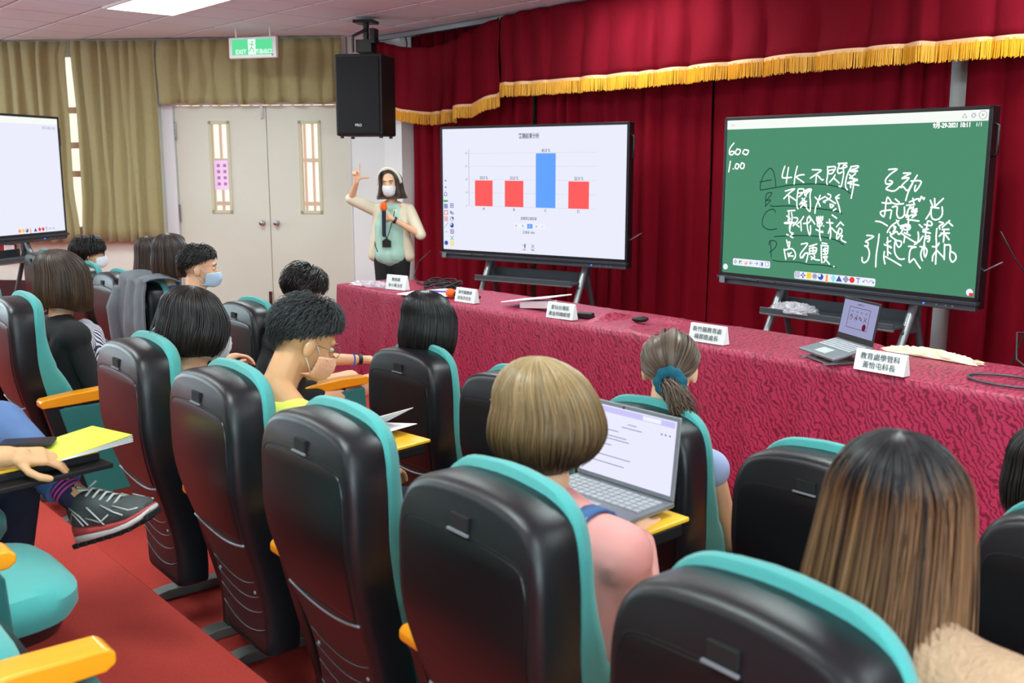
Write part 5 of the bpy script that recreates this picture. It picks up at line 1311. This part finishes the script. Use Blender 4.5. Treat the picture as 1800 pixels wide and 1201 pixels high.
# woman in black cardigan
t, b, H, J = seated('Z', -5.17, 1.6, F1, 1.172, 'woman with a brown bob seen from behind, in a black cardigan over striped white', voxel=0.009, top='cardigan_black', sleeves=0.9, topname='cardigan', shoulder=0.17, topfat=0.03, facing=1,
                    rhand=dict(e=(0.26, 0.03, 0.52), w=(0.12, 0.30, 0.60), d=(-0.4, 1, 0), n=(0, 0, 1)))
add_hair(b, H, flow_style(a=0.118, b=0.126, c=0.108, zb=-0.140, zb_front=-0.17, mult=bobm, face=34), 'hair_brown', n=2000, rad=0.0019, seed=11)
sp_ = MB()
h_ = J['h']
for s_ in (1,):
    sp_.caps((0.10, 0.075, h_-0.28), 0.05, (0.14, 0.09, h_-0.45), 0.055); sp_.caps((0.14, 0.09, h_-0.45), 0.055, (0.15, 0.08, 0.62), 0.07); sp_.caps((0.03, 0.06, h_-0.26), 0.05, (0.10, 0.07, h_-0.3), 0.055); sp_.caps((0.12, 0.02, h_-0.262), 0.045, (0.17, 0.01, h_-0.32), 0.045)
remesh(sp_, 'striped_blouse', 'striped_cloth', b, 0.010)
# dark haired woman with glasses
t, b, H, J = seated('G', -7.866, 2.62, F0, 1.049, 'dark haired person with black glasses resting a hand on the chin', (-14, 0, 0), voxel=0.008, top='white_top', sleeves=0.6,
                    rhand=dict(e=(0.22, 0.20, 0.68), w=(0.10, 0.19, 0.88), d=(-0.35, -0.5, 0.8), n=(0.6, 0.7, 0.2), curl=0.9))
short_hair(b, H, 'hair_black', n=1800, ln=0.07, lift=0.02, rad=0.0022, seed=12, a=0.088, b=0.108, c=0.105, down=0.3); glasses(b, H, 'glasses_black', 0.0022); mask(b, H, 'mask_white'); face_parts(b, H)
# long straight hair
t, b, H, J = seated('LH', -6.7, 2.66, F0, 1.112, 'woman with long straight brown hair, farther of the two by the door', (10, 0, 0), voxel=0.010, top='black_top', face=False)
add_hair(b, H, flow_style(a=0.100, b=0.115, zb=-0.42, zb_front=-0.36, mult=lambda g: 1+0.3*g, back=0.08), 'hair_long', n=1000, rad=0.0026, seed=13)
# bob with blue shirt
t, b, H, J = seated('BB', -6.244, 2.62, F0, 1.145, 'woman with a dark brown bob and a blue shirt beside the grey jacket', voxel=0.010, top='blue_shirt', sleeves=0.7, face=False, shoulder=0.18)
add_hair(b, H, flow_style(a=0.120, b=0.132, c=0.115, zb=-0.13, mult=bobm), 'hair_darkbrown', n=1300, rad=0.0025, seed=14)
# short haired man
t, b, H, J = seated('SM', -5.668, 2.52, F0, 1.115, 'man with cropped black hair and a pale blue mask, looking right', (-26, -4, 0), voxel=0.006, top='white_top', shoulder=0.18)
short_hair(b, H, 'hair_black', n=1900, ln=0.04, lift=0.014, rad=0.0019, seed=15, a=0.086, b=0.106, c=0.104, hl=(56, 78, 128)); mask(b, H, 'mask_blue', 'mask_white'); face_parts(b, H)
# dark haired woman in chair A with a phone
t, b, H, J = seated('A', -3.365, 1.48, F1, 1.15, 'woman with short dark brown hair, head bent left, behind the aisle chair', (-8, -14, 0), voxel=0.008, top='grey_top', sleeves=0.9,
                    lhand=dict(e=(-0.28, 0.05, 0.68), w=(-0.27, 0.18, 0.88), d=(0.1, 0.9, 0.35), n=(-0.2, -0.3, 0.9), curl=0.6))
add_hair(b, H, flow_style(a=0.108, b=0.122, c=0.110, zb=-0.105, zb_front=-0.09, mult=lambda g: 1+0.05*math.sin(g*3)-0.22*g*g, face=44), 'hair_dark', n=1900, rad=0.0018, seed=16, fly=0.1); mask(b, H, 'mask_white')
ph = empty('mobile_phone', (-3.55, 1.42, 1.125), R(35)); tag(ph, 'white phone held up between the first chair and the draped jacket', 'phone')
PMt = Matrix.Rotation(R(28), 4, 'X')
MB().box((0, 0, 0), (0.075, 0.145, 0.008), PMt).build('phone_body', 'white_plastic', ph, bevel=0.003); MB().box((0, -0.002, 0.0045), (0.066, 0.115, 0.0008), PMt).build('phone_screen', 'laptop_black', ph)
# bent dark head at the aisle end of the front left row
t, b, H, J = seated('H5', -4.693, 2.66, F0, 1.064, 'black haired person bent forward at the aisle end, watch on the bare forearm', (0, -25, 0), voxel=0.008, top='black_top', sleeves=0.5, shoulder=0.165, lean=0.12, bare_legs=True,
                    rhand=dict(e=(0.03, 0.13, 0.745), w=(0.07, 0.32, 0.725), d=(0.35, 0.9, -0.1), n=(0, 0, 1)), rknee=((-0.01, 0.46, 0.565), (0.02, 0.46, 0.12)), lknee=((-0.18, 0.38, 0.56), (-0.18, 0.38, 0.12)))
short_hair(b, H, 'hair_black', n=1600, ln=0.09, lift=0.022, rad=0.0022, seed=17, a=0.086, b=0.106, c=0.100, hl=(60, 92, 124))
wt = MB(); 
p0 = Vector((0.03, 0.13, 0.745)).lerp(Vector((0.07, 0.32, 0.725)), 0.85); dd = (Vector((0.07, 0.32, 0.725))-Vector((0.03, 0.13, 0.745))).normalized()
MB().tube([p0-dd*0.01, p0+dd*0.01], 0.033, 16).build('wrist_watch', 'black_metal', b); MB().tube([p0-dd*0.04, p0-dd*0.034], 0.034, 16).build('blue_wristband', 'icon_blue', b)
# man with the orange mask
t, b, H, J = seated('B', -2.79, 1.58, F1, 1.165, 'man looking down in an orange mask and metal glasses, yellow vest', (-10, -25, 4), skin='skin_tan', voxel=0.005, top='yellow_top', sleeves=0, topfat=0.006, shoulder=0.185, neckline=0.15, lean=0.07,
                    rhand=dict(e=(0.25, 0.06, 0.62), w=(0.04, 0.25, 0.60), d=(-0.5, 1, 0), n=(0, 0, 1)))
short_hair(b, H, 'hair_man', n=5200, ln=0.040, lift=0.020, rad=0.0012, seed=18, a=0.086, b=0.107, c=0.104, hl=(54, 77, 132), swirl=0.3); mask(b, H, 'mask_orange', 'mask_white'); glasses(b, H, 'glasses_metal', 0.0012); face_parts(b, H)
# black bob by the table
t, b, H, J = seated('K', -3.292, 2.46, F0, 1.068, 'woman with a glossy straight black bob and black top near the table end', (4, -8, 0), voxel=0.009, top='black_top', sleeves=0.8, face=False)
add_hair(b, H, flow_style(a=0.112, b=0.122, c=0.108, zb=-0.125, zb_front=-0.13, mult=lambda g: 1.0+0.07*math.sin(g*2.6)-0.10*g*g, crown=(0.01, -0.045)), 'hair_black', n=2200, rad=0.0016, seed=19, wave=0.0015, jitter=0.002)
# woman in pink with denim straps
t, b, H, J = seated('D', -1.545, 1.48, F1, 1.16, 'woman with blonde brown bobbed hair in a pink shirt with denim straps', (0, -4, 0), voxel=0.008, top='pink_shirt', sleeves=1.85, face=False, shoulder=0.185, topfat=0.022, neckline=0.165, torso_dx=0.055,
                    rhand=dict(e=(0.245, 0.05, 0.64), w=(0.02, 0.27, 0.78), d=(-0.3, 1, 0), n=(0, 0, 1)), lhand=dict(e=(-0.22, 0.06, 0.66), w=(-0.08, 0.22, 0.76), d=(0.3, 1, 0), n=(0, 0, 1)))
add_hair(b, H, flow_style(a=0.115, b=0.120, c=0.115, face=48, zb=-0.10, zb_front=-0.085, mult=lambda g: 1.02+0.08*math.sin(g*3.0)-0.38*g*g*g, crown=(-0.01, -0.03)), 'hair_blonde', n=4600, rad=0.0012, seed=20, wave=0.003, jitter=0.003, length_var=0.10)
short_hair(b, H, 'hair_dark', n=900, ln=0.03, lift=0.004, rad=0.0012, seed=41, a=0.079, b=0.099, c=0.094, hl=(50, 80, 124))
h_ = J['h']
from mathutils.bvhtree import BVHTree
bv = BVHTree.FromPolygons([v.co for v in J['top'].data.vertices], [p.vertices[:] for p in J['top'].data.polygons])
for s_ in (-1, 1):
    pts = []
    for k in range(7):
        x = (0.165 if s_ > 0 else -0.02); y = 0.05-0.14*k/6; hit = bv.ray_cast(Vector((x, y, 3)), Vector((0, 0, -1)))
        if hit[0] is not None: pts.append(hit[0]+hit[1]*0.004)
    z0 = pts[-1].z-0.02
    for k in range(9):
        z = z0-0.045*k; hit = bv.ray_cast(Vector(((0.165 if s_ > 0 else -0.02)-s_*0.005*k, -1, z)), Vector((0, 1, 0)))
        if hit[0] is not None: pts.append(hit[0]+hit[1]*0.004)
    V = []; F = []
    for i, p in enumerate(pts):
        V += [p+Vector((-0.02, 0, 0)), p+Vector((0.02, 0, 0))]
        if i: F.append((2*i-2, 2*i-1, 2*i+1, 2*i))
    o = MB().add(V, F).build('denim_strap', 'denim', b, smooth=True); so = o.modifiers.new('s', 'SOLIDIFY'); so.thickness = 0.007; so.offset = 0
    q = pts[9]+Vector((0, -0.008, 0)); bk = MB()
    for a0, b0 in (((-.026, .018), (.026, .018)), ((.026, .018), (.026, -.018)), ((.026, -.018), (-.026, -.018)), ((-.026, -.018), (-.026, .018))): bk.tube([q+Vector((a0[0], 0, a0[1])), q+Vector((b0[0], 0, b0[1]))], 0.0026, 6)
    bk.build('strap_buckle', 'chrome', o)
    for k_ in (-0.0165, 0.0165): MB().tube([p+Vector((k_, -0.004, 0.001)) for p in pts], 0.0007, 4).build('stitching', 'paper', o)
nk = MB()
for k in range(26):
    a = 2*math.pi*k/26; nk.ell((0.066*math.sin(a), -0.04+0.066*math.cos(a), h_-0.205-0.012*math.cos(a)*-1), (0.0032, 0.0032, 0.0032), 6, 5)
nk.build('bead_necklace', 'bead', b)
# ponytail
t, b, H, J = seated('P', -2.004, 2.44, F0, 1.077, 'woman with an ash brown ponytail tied with a teal scrunchie, pale blue sleeveless top', (34, -4, 0), voxel=0.008, top='pale_blue', sleeves=0.0, topfat=0.014, face=False, shoulder=0.165, torso_dx=0.03)
pony_hair(b, H, 'hair_ash', tie=(0.01, -0.118, -0.02), tail=[(0.02, -0.150, -0.03), (0.04, -0.165, -0.065), (0.065, -0.16, -0.11), (0.085, -0.14, -0.16)])
sc = MB()
for k in range(24):
    a = 2*math.pi*k/24; a2 = 2*math.pi*(k+1)/24; r1 = 0.036+0.004*math.sin(k*2.3); c_ = Vector((0.014, -0.134, -0.024))
    f_ = lambda q, r_: c_ + Vector((0.95*math.cos(q)*r_, -0.35*math.cos(q)*r_*0.6, math.sin(q)*r_))
    sc.caps(f_(a, r1), 0.016+0.003*math.sin(k*1.7), f_(a2, 0.036+0.004*math.sin((k+1)*2.3)), 0.016, 8)
sc.v = [tuple(H(v)) for v in sc.v]
remesh(sc, 'scrunchie', 'scrunchie', b, 0.004, 2)
# long ombre hair
t, b, H, J = seated('E', -0.712, 1.43, F1, 1.195, 'woman with long dark to honey brown hair in a beige knit cardigan, nearest the camera', (4, 0, 3), voxel=0.009, top='beige_knit', sleeves=1.7, face=False, shoulder=0.175, topfat=0.028, topname='cardigan', neckline=0.175, torso_dx=0.05)
add_hair(b, H, flow_style(a=0.090, b=0.106, c=0.100, zb=-0.52, zb_front=-0.46, mult=lambda g: 1+0.22*math.sin(min(g*2.2, 1.57)), back=0.075, crown=(0.005, -0.03), wave=0.01), 'hair_ombre', n=5200, rad=0.0012, seed=22, wave=0.010, jitter=0.006, length_var=0.12, fly=0.08)
# right edge head
t, b, H, J = seated('RR', -0.855, 2.5, F0, 0.989, 'dark haired person cut off by the right edge, by the last front chair', voxel=0.010, top='grey_top', face=False)
add_hair(b, H, flow_style(a=0.104, b=0.116, zb=-0.10, mult=bobm), 'hair_dark', n=900, rad=0.002, seed=23)
# ---------------------------------------------------------------- person in jeans at the left edge
BASE = Vector((-3.33, 0.42, F2))
t = empty('person', tuple(BASE)); tag(t, 'person in blue jeans at the left edge, legs crossed, hand on a writing tray', 'person')
def L3(*p): return Vector(p)-BASE
mb = MB(); hh = 1.22; H = XF((-0.02, -0.05, hh-0.02), -10, -6, 0); head_prims(mb, H)
nb = Vector((0, -0.10, hh-0.24)); mb.caps(H((0, -0.03, -0.05)), 0.052, nb, 0.06)
sh_ = [Vector((-0.19, -0.10, hh-0.30)), Vector((0.19, -0.09, hh-0.30))]
def tors(m_, f):
    for s_, q in zip((-1, 1), sh_):
        m_.caps(nb, 0.055+f, q, 0.055+f); m_.caps(q, 0.06+f, Vector((s_*0.07, -0.10, hh-0.50)), 0.10+f); m_.caps(Vector((s_*0.07, -0.10, hh-0.50)), 0.10+f, Vector((s_*0.07, -0.04, 0.57)), 0.105+f)
tors(mb, 0)
eR = L3(-3.05, 0.48, 0.93); wR = L3(-2.965, 0.725, 0.912)
eL = Vector((-0.27, 0.10, 0.62)); wL = Vector((-0.12, 0.34, 0.62))
mb.caps(sh_[1], 0.05, eR, 0.043); mb.caps(eR, 0.043, wR, 0.031); mb.caps(sh_[0], 0.05, eL, 0.04); mb.caps(eL, 0.04, wL, 0.028)
hand_prims(mb, wR, (0.10, 1, -0.16), (0.35, 0.1, 0.95), -1, 0.42, 'relaxed', 1.08)
hand_prims(mb, wL, (0.3, 1, 0), (0, 0, 1), -1)
ank = L3(-3.055, 0.925, 0.725)
mb.caps(L3(-3.16, 0.86, 0.80), 0.044, ank, 0.038); mb.caps(ank, 0.039, L3(-3.03, 0.95, 0.69), 0.037)
b = remesh(mb, 'body', 'skin_tan', t, 0.0048, 3)
tm = MB(); tors(tm, 0.015); tm.caps(sh_[1], 0.062, sh_[1].lerp(eR, 0.55), 0.056); tm.caps(sh_[0], 0.062, sh_[0].lerp(eL, 0.55), 0.056); remesh(tm, 'shirt', 'grey_shirt', b, 0.012)
pj = MB(); hipL = Vector((-0.09, 0.02, 0.56)); hipR = Vector((0.09, 0.02, 0.56))
kneeR = L3(-3.36, 0.80, 0.905); pj.caps(hipR+Vector((-0.05, 0, 0.02)), 0.105, kneeR, 0.088); pj.caps(kneeR, 0.086, L3(-3.125, 0.895, 0.77), 0.060)
remesh(pj, 'jeans', 'denim_jeans', b, 0.009)
MB().tube([L3(-3.135, 0.888, 0.778), L3(-3.10, 0.905, 0.757)], [0.064, 0.065], 20).build('jeans_cuff', 'denim', b, smooth='auto')
pk = MB(); kneeL = L3(-3.36, 0.84, 0.72); pk.caps(hipL, 0.10, kneeL, 0.078); pk.caps(kneeL, 0.076, L3(-3.42, 0.80, 0.32), 0.058); remesh(pk, 'jeans', 'dark_jeans', b, 0.010)
remesh(MB().caps(L3(-3.44, 0.74, 0.275), 0.042, L3(-3.45, 0.88, 0.266), 0.034), 'shoe', 'sneaker_black', b, 0.008)
short_hair(b, H, 'hair_black', n=900, rad=0.0022)
# sock and running shoe, pointing right and a little up
SHF = Matrix.Translation(L3(-2.985, 0.965, 0.665)) @ Matrix.Scale(1.08, 4) @ Matrix.Rotation(R(26), 4, 'Z') @ Matrix.Rotation(R(-19), 4, 'Y') @ Matrix.Rotation(R(6), 4, 'X')
def shoe(t, SHF):
    # x = toe direction
    def ring(x, w_, z0, z1, n=20, e=0.7):
        return [(x, w_*math.copysign(abs(math.cos(a))**e, math.cos(a)), (z0+z1)/2+(z1-z0)/2*math.copysign(abs(math.sin(a))**e, math.sin(a))) for a in [2*math.pi*k/n for k in range(n)]]
    def lo(st, n=20, e=0.7):
        V = []; F = []
        for s_ in st: V += ring(*s_, n=n, e=e)
        for j in range(len(st)-1):
            for i in range(n): F.append((j*n+i, j*n+(i+1) % n, (j+1)*n+(i+1) % n, (j+1)*n+i))
        F += [tuple(range(n-1, -1, -1)), tuple((len(st)-1)*n+k for k in range(n))]
        return MB().add(V, F, SHF)
    up = lo([(-0.082, 0.012, 0.0, 0.05), (-0.078, 0.028, -0.015, 0.072), (-0.055, 0.036, -0.02, 0.085), (-0.02, 0.040, -0.02, 0.088), (0.02, 0.042, -0.02, 0.080), (0.06, 0.044, -0.02, 0.060), (0.10, 0.047, -0.02, 0.042), (0.14, 0.047, -0.02, 0.030), (0.175, 0.038, -0.015, 0.022), (0.195, 0.020, -0.01, 0.012)]).build('shoe_upper', 'sneaker_grey', t, smooth='auto')
    lo([(-0.092, 0.022, -0.030, 0.006), (-0.075, 0.038, -0.034, 0.004), (0.0, 0.044, -0.030, -0.006), (0.08, 0.050, -0.028, -0.010), (0.14, 0.050, -0.022, -0.008), (0.185, 0.038, -0.012, -0.001), (0.205, 0.018, -0.002, 0.004)], e=0.6).build('midsole', 'sneaker_coral', up, smooth='auto')
    lo([(-0.096, 0.022, -0.046, -0.020), (-0.075, 0.041, -0.050, -0.020), (0.0, 0.046, -0.046, -0.022), (0.08, 0.052, -0.042, -0.022), (0.14, 0.052, -0.036, -0.016), (0.185, 0.040, -0.024, -0.008), (0.207, 0.018, -0.010, 0.000)], e=0.6).build('midsole', 'sneaker_sole', up, smooth='auto')
    tr = MB()
    for k in range(9): x = -0.085+k*0.034; z = float(np.interp(x, [-0.09, 0.08, 0.14, 0.2], [-0.052, -0.046, -0.039, -0.020])); tr.box((x, 0, z), (0.026, 0.08 if k < 7 else 0.06, 0.014))
    tr.v = [tuple(SHF @ Vector(p)) for p in tr.v]; tr.build('outsole', 'sneaker_black', up, bevel=0.003)
    ln = MB()
    for s_ in (-1, 1):
        for p in ([(0.0, .041, .02), (0.05, .045, 0.0), (0.09, .046, .015)], [(0.02, .042, .05), (0.05, .046, .01), (0.06, .045, -.01)], [(0.07, .040, .045), (0.11, .046, .02), (0.14, .046, .004)], [(-0.05, .037, .06), (-0.02, .041, .03), (0.0, .043, 0.0)], [(0.11, 0.04, .035), (0.16, 0.04, .012), (0.185, .03, .01)], [(-0.07, .032, .02), (-0.045, .038, .045), (-0.02, .041, .0)]):
            ln.tube([(a, s_*(b_+0.001), c) for a, b_, c in p], 0.0024, 6)
    ln.v = [tuple(SHF @ Vector(p)) for p in ln.v]; ln.build('shoe_stripes', 'lace', up, smooth=True)
    lc = MB()
    for k in range(5):
        x = 0.015+k*0.022; z = float(np.interp(x, [0, 0.02, 0.06, 0.10, 0.14], [0.090, 0.084, 0.064, 0.045, 0.034])); lc.tube([(x, -0.026, z-0.008), (x+0.006, 0, z+0.004), (x, 0.026, z-0.008)], 0.0036, 6)
    lc.tube([(0.0, 0.0, 0.09), (-0.012, -0.02, 0.108), (0.01, -0.035, 0.10), (0.02, -0.01, 0.09)], 0.003, 6); lc.tube([(0.0, 0.0, 0.09), (0.03, 0.015, 0.104), (0.01, 0.03, 0.10)], 0.003, 6)
    lc.v = [tuple(SHF @ Vector(p)) for p in lc.v]; lc.build('laces', 'lace', up, smooth=True)
    return up
shoe(b, SHF)
sk = MB(); top_ = ank.lerp(L3(-3.16, 0.86, 0.80), 0.42); 
base_ = SHF @ Vector((-0.040, 0, 0.05)); MB().tube([base_, base_.lerp(top_, 0.5), top_], [0.038, 0.041, 0.0435], 20).build('sock', 'sock_dark', b, smooth='auto')
for k in range(3): p = base_.lerp(top_, 0.62+0.14*k); q = base_.lerp(top_, 0.68+0.14*k); MB().tube([p, q], 0.0445, 20).build('sock_stripe', 'sock_pink', b)
# tray, notebook, phone by the hand
ty_ = empty('writing_tray', (-3.03, 0.76, 0.845), R(8)); tag(ty_, 'black edged writing tray under the lime papers at the left edge', 'tray', 'fold out writing trays')
MB().box((0.07, -0.02, -0.01), (0.10, 0.50, 0.016)).build('tray_arm', 'black_metal', ty_, bevel=0.004)
MB().box((-0.05, 0.02, 0.008), (0.22, 0.40, 0.026)).build('tray_base', 'black_metal', ty_, bevel=0.006)
MB().box((-0.05, 0.02, 0.027), (0.23, 0.39, 0.010)).build('tray_top', 'yellow_tray', ty_, bevel=0.003)
nbk = empty('notebook', (-3.07, 0.93, 0.878), R(16)); tag(nbk, 'lime green covered booklet with curling white pages on the left tray', 'notebook')
for k in range(5):
    MB().box((0, 0.0, k*0.0028), (0.20, 0.28, 0.0016), Matrix.Rotation(R(1.0*k), 4, 'X')).build('page', 'paper' if k < 4 else 'lime_paper', nbk)
pp = empty('mobile_phone', (-3.13, 0.82, 0.900), R(-30)); tag(pp, 'dark cased phone lying beside the lime booklet', 'phone')
MB().box((0, 0, 0), (0.075, 0.15, 0.010)).build('phone_body', 'sneaker_black', pp, bevel=0.003); MB().box((0, 0, 0.0055), (0.068, 0.14, 0.001)).build('phone_screen', 'dark_panel', pp)

# ---------------------------------------------------------------- presenter
px, py = -7.66, 5.27
t = empty('person', (px, py, 0)); tag(t, 'standing presenter in a cream blazer and mint top, one arm raised', 'person')
yaw = -142     # turned towards the audience and the camera
H = XF((0.0, 0.0, 1.555), yaw, -2, 2, 1.07)
fwd = Vector((-math.sin(R(yaw)), math.cos(R(yaw)), 0)); rgt = Vector((math.cos(R(yaw)), math.sin(R(yaw)), 0))
def Q(r_, f_, z): return rgt*r_ + fwd*f_ + Vector((0, 0, z))
mb = MB(); head_prims(mb, H)
nb = Q(0, -0.02, 1.365); mb.caps(H((0, -0.028, -0.05)), 0.047, nb, 0.052)
# local +x of her frame: her right-hand side is -x when facing +y ... she faces us, so her right arm is on our left
shR = Q(0.165, -0.02, 1.315); shL = Q(-0.165, -0.02, 1.315)
elR = Vector((-7.91-px, 5.0-py, 1.415)); wrR = Vector((-7.775-px, 4.98-py, 1.575)); elL = Vector((-7.36-px, 5.38-py, 1.10)); wrL = Q(-0.075, 0.20, 1.245)
elR = rgt*0.0+elR; 
def tor(m_, f, low=0.90):
    m_.caps(nb, 0.05+f, shR, 0.046+f); m_.caps(nb, 0.05+f, shL, 0.046+f)
    for s_ in (-1, 1):
        m_.caps(Q(s_*0.10, -0.01, 1.27), 0.068+f, Q(s_*0.065, 0.015, 1.16), 0.085+f); m_.caps(Q(s_*0.065, 0.015, 1.16), 0.085+f, Q(s_*0.05, 0, 1.02), 0.082+f); m_.caps(Q(s_*0.05, 0, 1.02), 0.082+f, Q(s_*0.07, 0, low), 0.095+f)
tor(mb, 0)
mb.caps(shR, 0.044, elR, 0.036); mb.caps(elR, 0.036, wrR, 0.024); mb.caps(shL, 0.044, elL, 0.036); mb.caps(elL, 0.036, wrL, 0.024)
hand_prims(mb, wrR, (0.05, 0.02, 1), -fwd, 1, 0.3, 'L', 0.95)
hand_prims(mb, wrL, rgt*0.9+Vector((0, 0, 0.35)), fwd*0.9+Vector((0, 0, 0.2)), 1, 0.9, 'grip', 0.92)
b = remesh(mb, 'body', 'skin', t, 0.0055, 4)
face_parts(b, H); mask(b, H, 'mask_print')
lg = MB()
for s_ in (-1, 1): lg.caps(Q(s_*0.075, 0, 0.90), 0.105, Q(s_*0.085, 0.01, 0.50), 0.062); lg.caps(Q(s_*0.085, 0.01, 0.50), 0.060, Q(s_*0.09, 0, 0.02), 0.042)
remesh(lg, 'trousers', 'black_trousers', b, 0.010)
for s_ in (-1, 1): remesh(MB().caps(Q(s_*0.09, -0.02, -0.03), 0.042, Q(s_*0.10, 0.13, -0.036), 0.034), 'shoe', 'sneaker_black', b, 0.010)
tp = MB()
for s_ in (-1, 1): tp.caps(Q(s_*0.06, 0.0, 1.30), 0.060, Q(s_*0.065, 0.035, 1.16), 0.088); tp.caps(Q(s_*0.065, 0.035, 1.16), 0.088, Q(s_*0.06, 0.03, 1.0), 0.094); tp.caps(Q(s_*0.06, 0.03, 1.0), 0.094, Q(s_*0.055, 0.03, 0.91), 0.105)
tp.caps(Q(-0.045, 0.0, 1.335), 0.052, Q(0.045, 0.0, 1.335), 0.052); tp.caps(Q(-0.05, 0.03, 0.885), 0.09, Q(0.05, 0.03, 0.885), 0.09)
o = remesh(tp, 'mint_top', 'mint_top', b, 0.008, 3)
hm = MB().caps(Q(0.06, 0.015, 0.88), 0.098, Q(0.12, 0.02, 0.93), 0.06); remesh(hm, 'yellow_undershirt', 'yellow_hem', b, 0.009)
bz = MB()
for s_, shq, elq in ((1, shR, elR), (-1, shL, elL)):
    bz.caps(Q(s_*0.065, -0.02, 1.355), 0.038, shq, 0.058); bz.caps(shq, 0.060, elq, 0.052)
    bz.caps(Q(s_*0.115, 0.01, 1.28), 0.055, Q(s_*0.125, 0.025, 1.10), 0.062); bz.caps(Q(s_*0.125, 0.025, 1.10), 0.060, Q(s_*0.165, 0.02, 0.90), 0.060)
    bz.caps(Q(s_*0.06, -0.06, 1.26), 0.075, Q(s_*0.06, -0.06, 1.10), 0.075); bz.caps(Q(s_*0.06, -0.06, 1.10), 0.075, Q(s_*0.09, -0.05, 0.90), 0.085)
    # lapel
    bz.caps(Q(s_*0.055, 0.045, 1.31), 0.022, Q(s_*0.10, 0.085, 1.12), 0.018)
remesh(bz, 'blazer', 'cream_blazer', b, 0.008, 4)
bobp = flow_style(a=0.094, b=0.108, c=0.100, zb=-0.135, zb_front=-0.125, face=46, mult=lambda g: 0.94+0.10*math.sin(g*3)+0.42*g**4, crown=(0.02, 0.02))
add_hair(b, H, bobp, 'hair_darkbrown', n=1500, rad=0.0024, seed=30)
hb = MB().tube([H((0.098*math.cos(a), 0.022+0.034*math.sin(a), 0.012+0.118*math.sin(a))) for a in [R(q) for q in range(-8, 189, 8)]], 0.0155, 10); hb.build('headband', 'headband', b, smooth=True)
MB().tube([wrL-(wrL-elL).normalized()*0.035, wrL-(wrL-elL).normalized()*0.012], 0.031, 16).build('wrist_watch', 'black_metal', b)
# lanyard and badge
MB().tube([Q(0.055, 0.03, 1.36), Q(0.05, 0.10, 1.25), Q(0.02, 0.135, 1.12), Q(0.0, 0.148, 1.06)], 0.004, 6).build('lanyard', 'black_metal', b, smooth=True)
MB().tube([Q(-0.055, 0.03, 1.36), Q(-0.05, 0.10, 1.25), Q(-0.02, 0.135, 1.12), Q(0.0, 0.148, 1.06)], 0.004, 6).build('lanyard', 'black_metal', b, smooth=True)
BM = Matrix.Translation(Q(0, 0.152, 1.015)) @ Matrix.Rotation(R(yaw+180), 4, 'Z')
MB().prism([(-0.042, -0.032), (0.042, -0.032), (0.042, 0.028), (0.012, 0.046), (-0.012, 0.046), (-0.042, 0.028)], 0.008, BM).build('badge_holder', 'black_metal', b, bevel=0.003)
# belt pack cord
MB().tube([Q(0.14, 0.04, 1.10), Q(0.13, 0.10, 1.0), Q(0.10, 0.12, 0.94)], 0.004, 6).build('cord', 'black_metal', b, smooth=True)
mt = empty('handheld_microphone', (px, py, 0)); tag(mt, 'microphone with an orange foam ball held by the presenter', 'microphone')
m0 = Q(0.0, 0.215, 1.355); m1 = Q(0.0, 0.225, 1.10)
remesh(MB().caps(m0+Vector((0, 0, 0.015)), 0.030, m0+Vector((0, 0, -0.012)), 0.033), 'foam_windscreen', 'orange_foam', mt, 0.006)
MB().caps(m0+Vector((0, 0, -0.03)), 0.020, m1, 0.017).build('microphone_body', 'dark_jeans', mt, smooth=True)
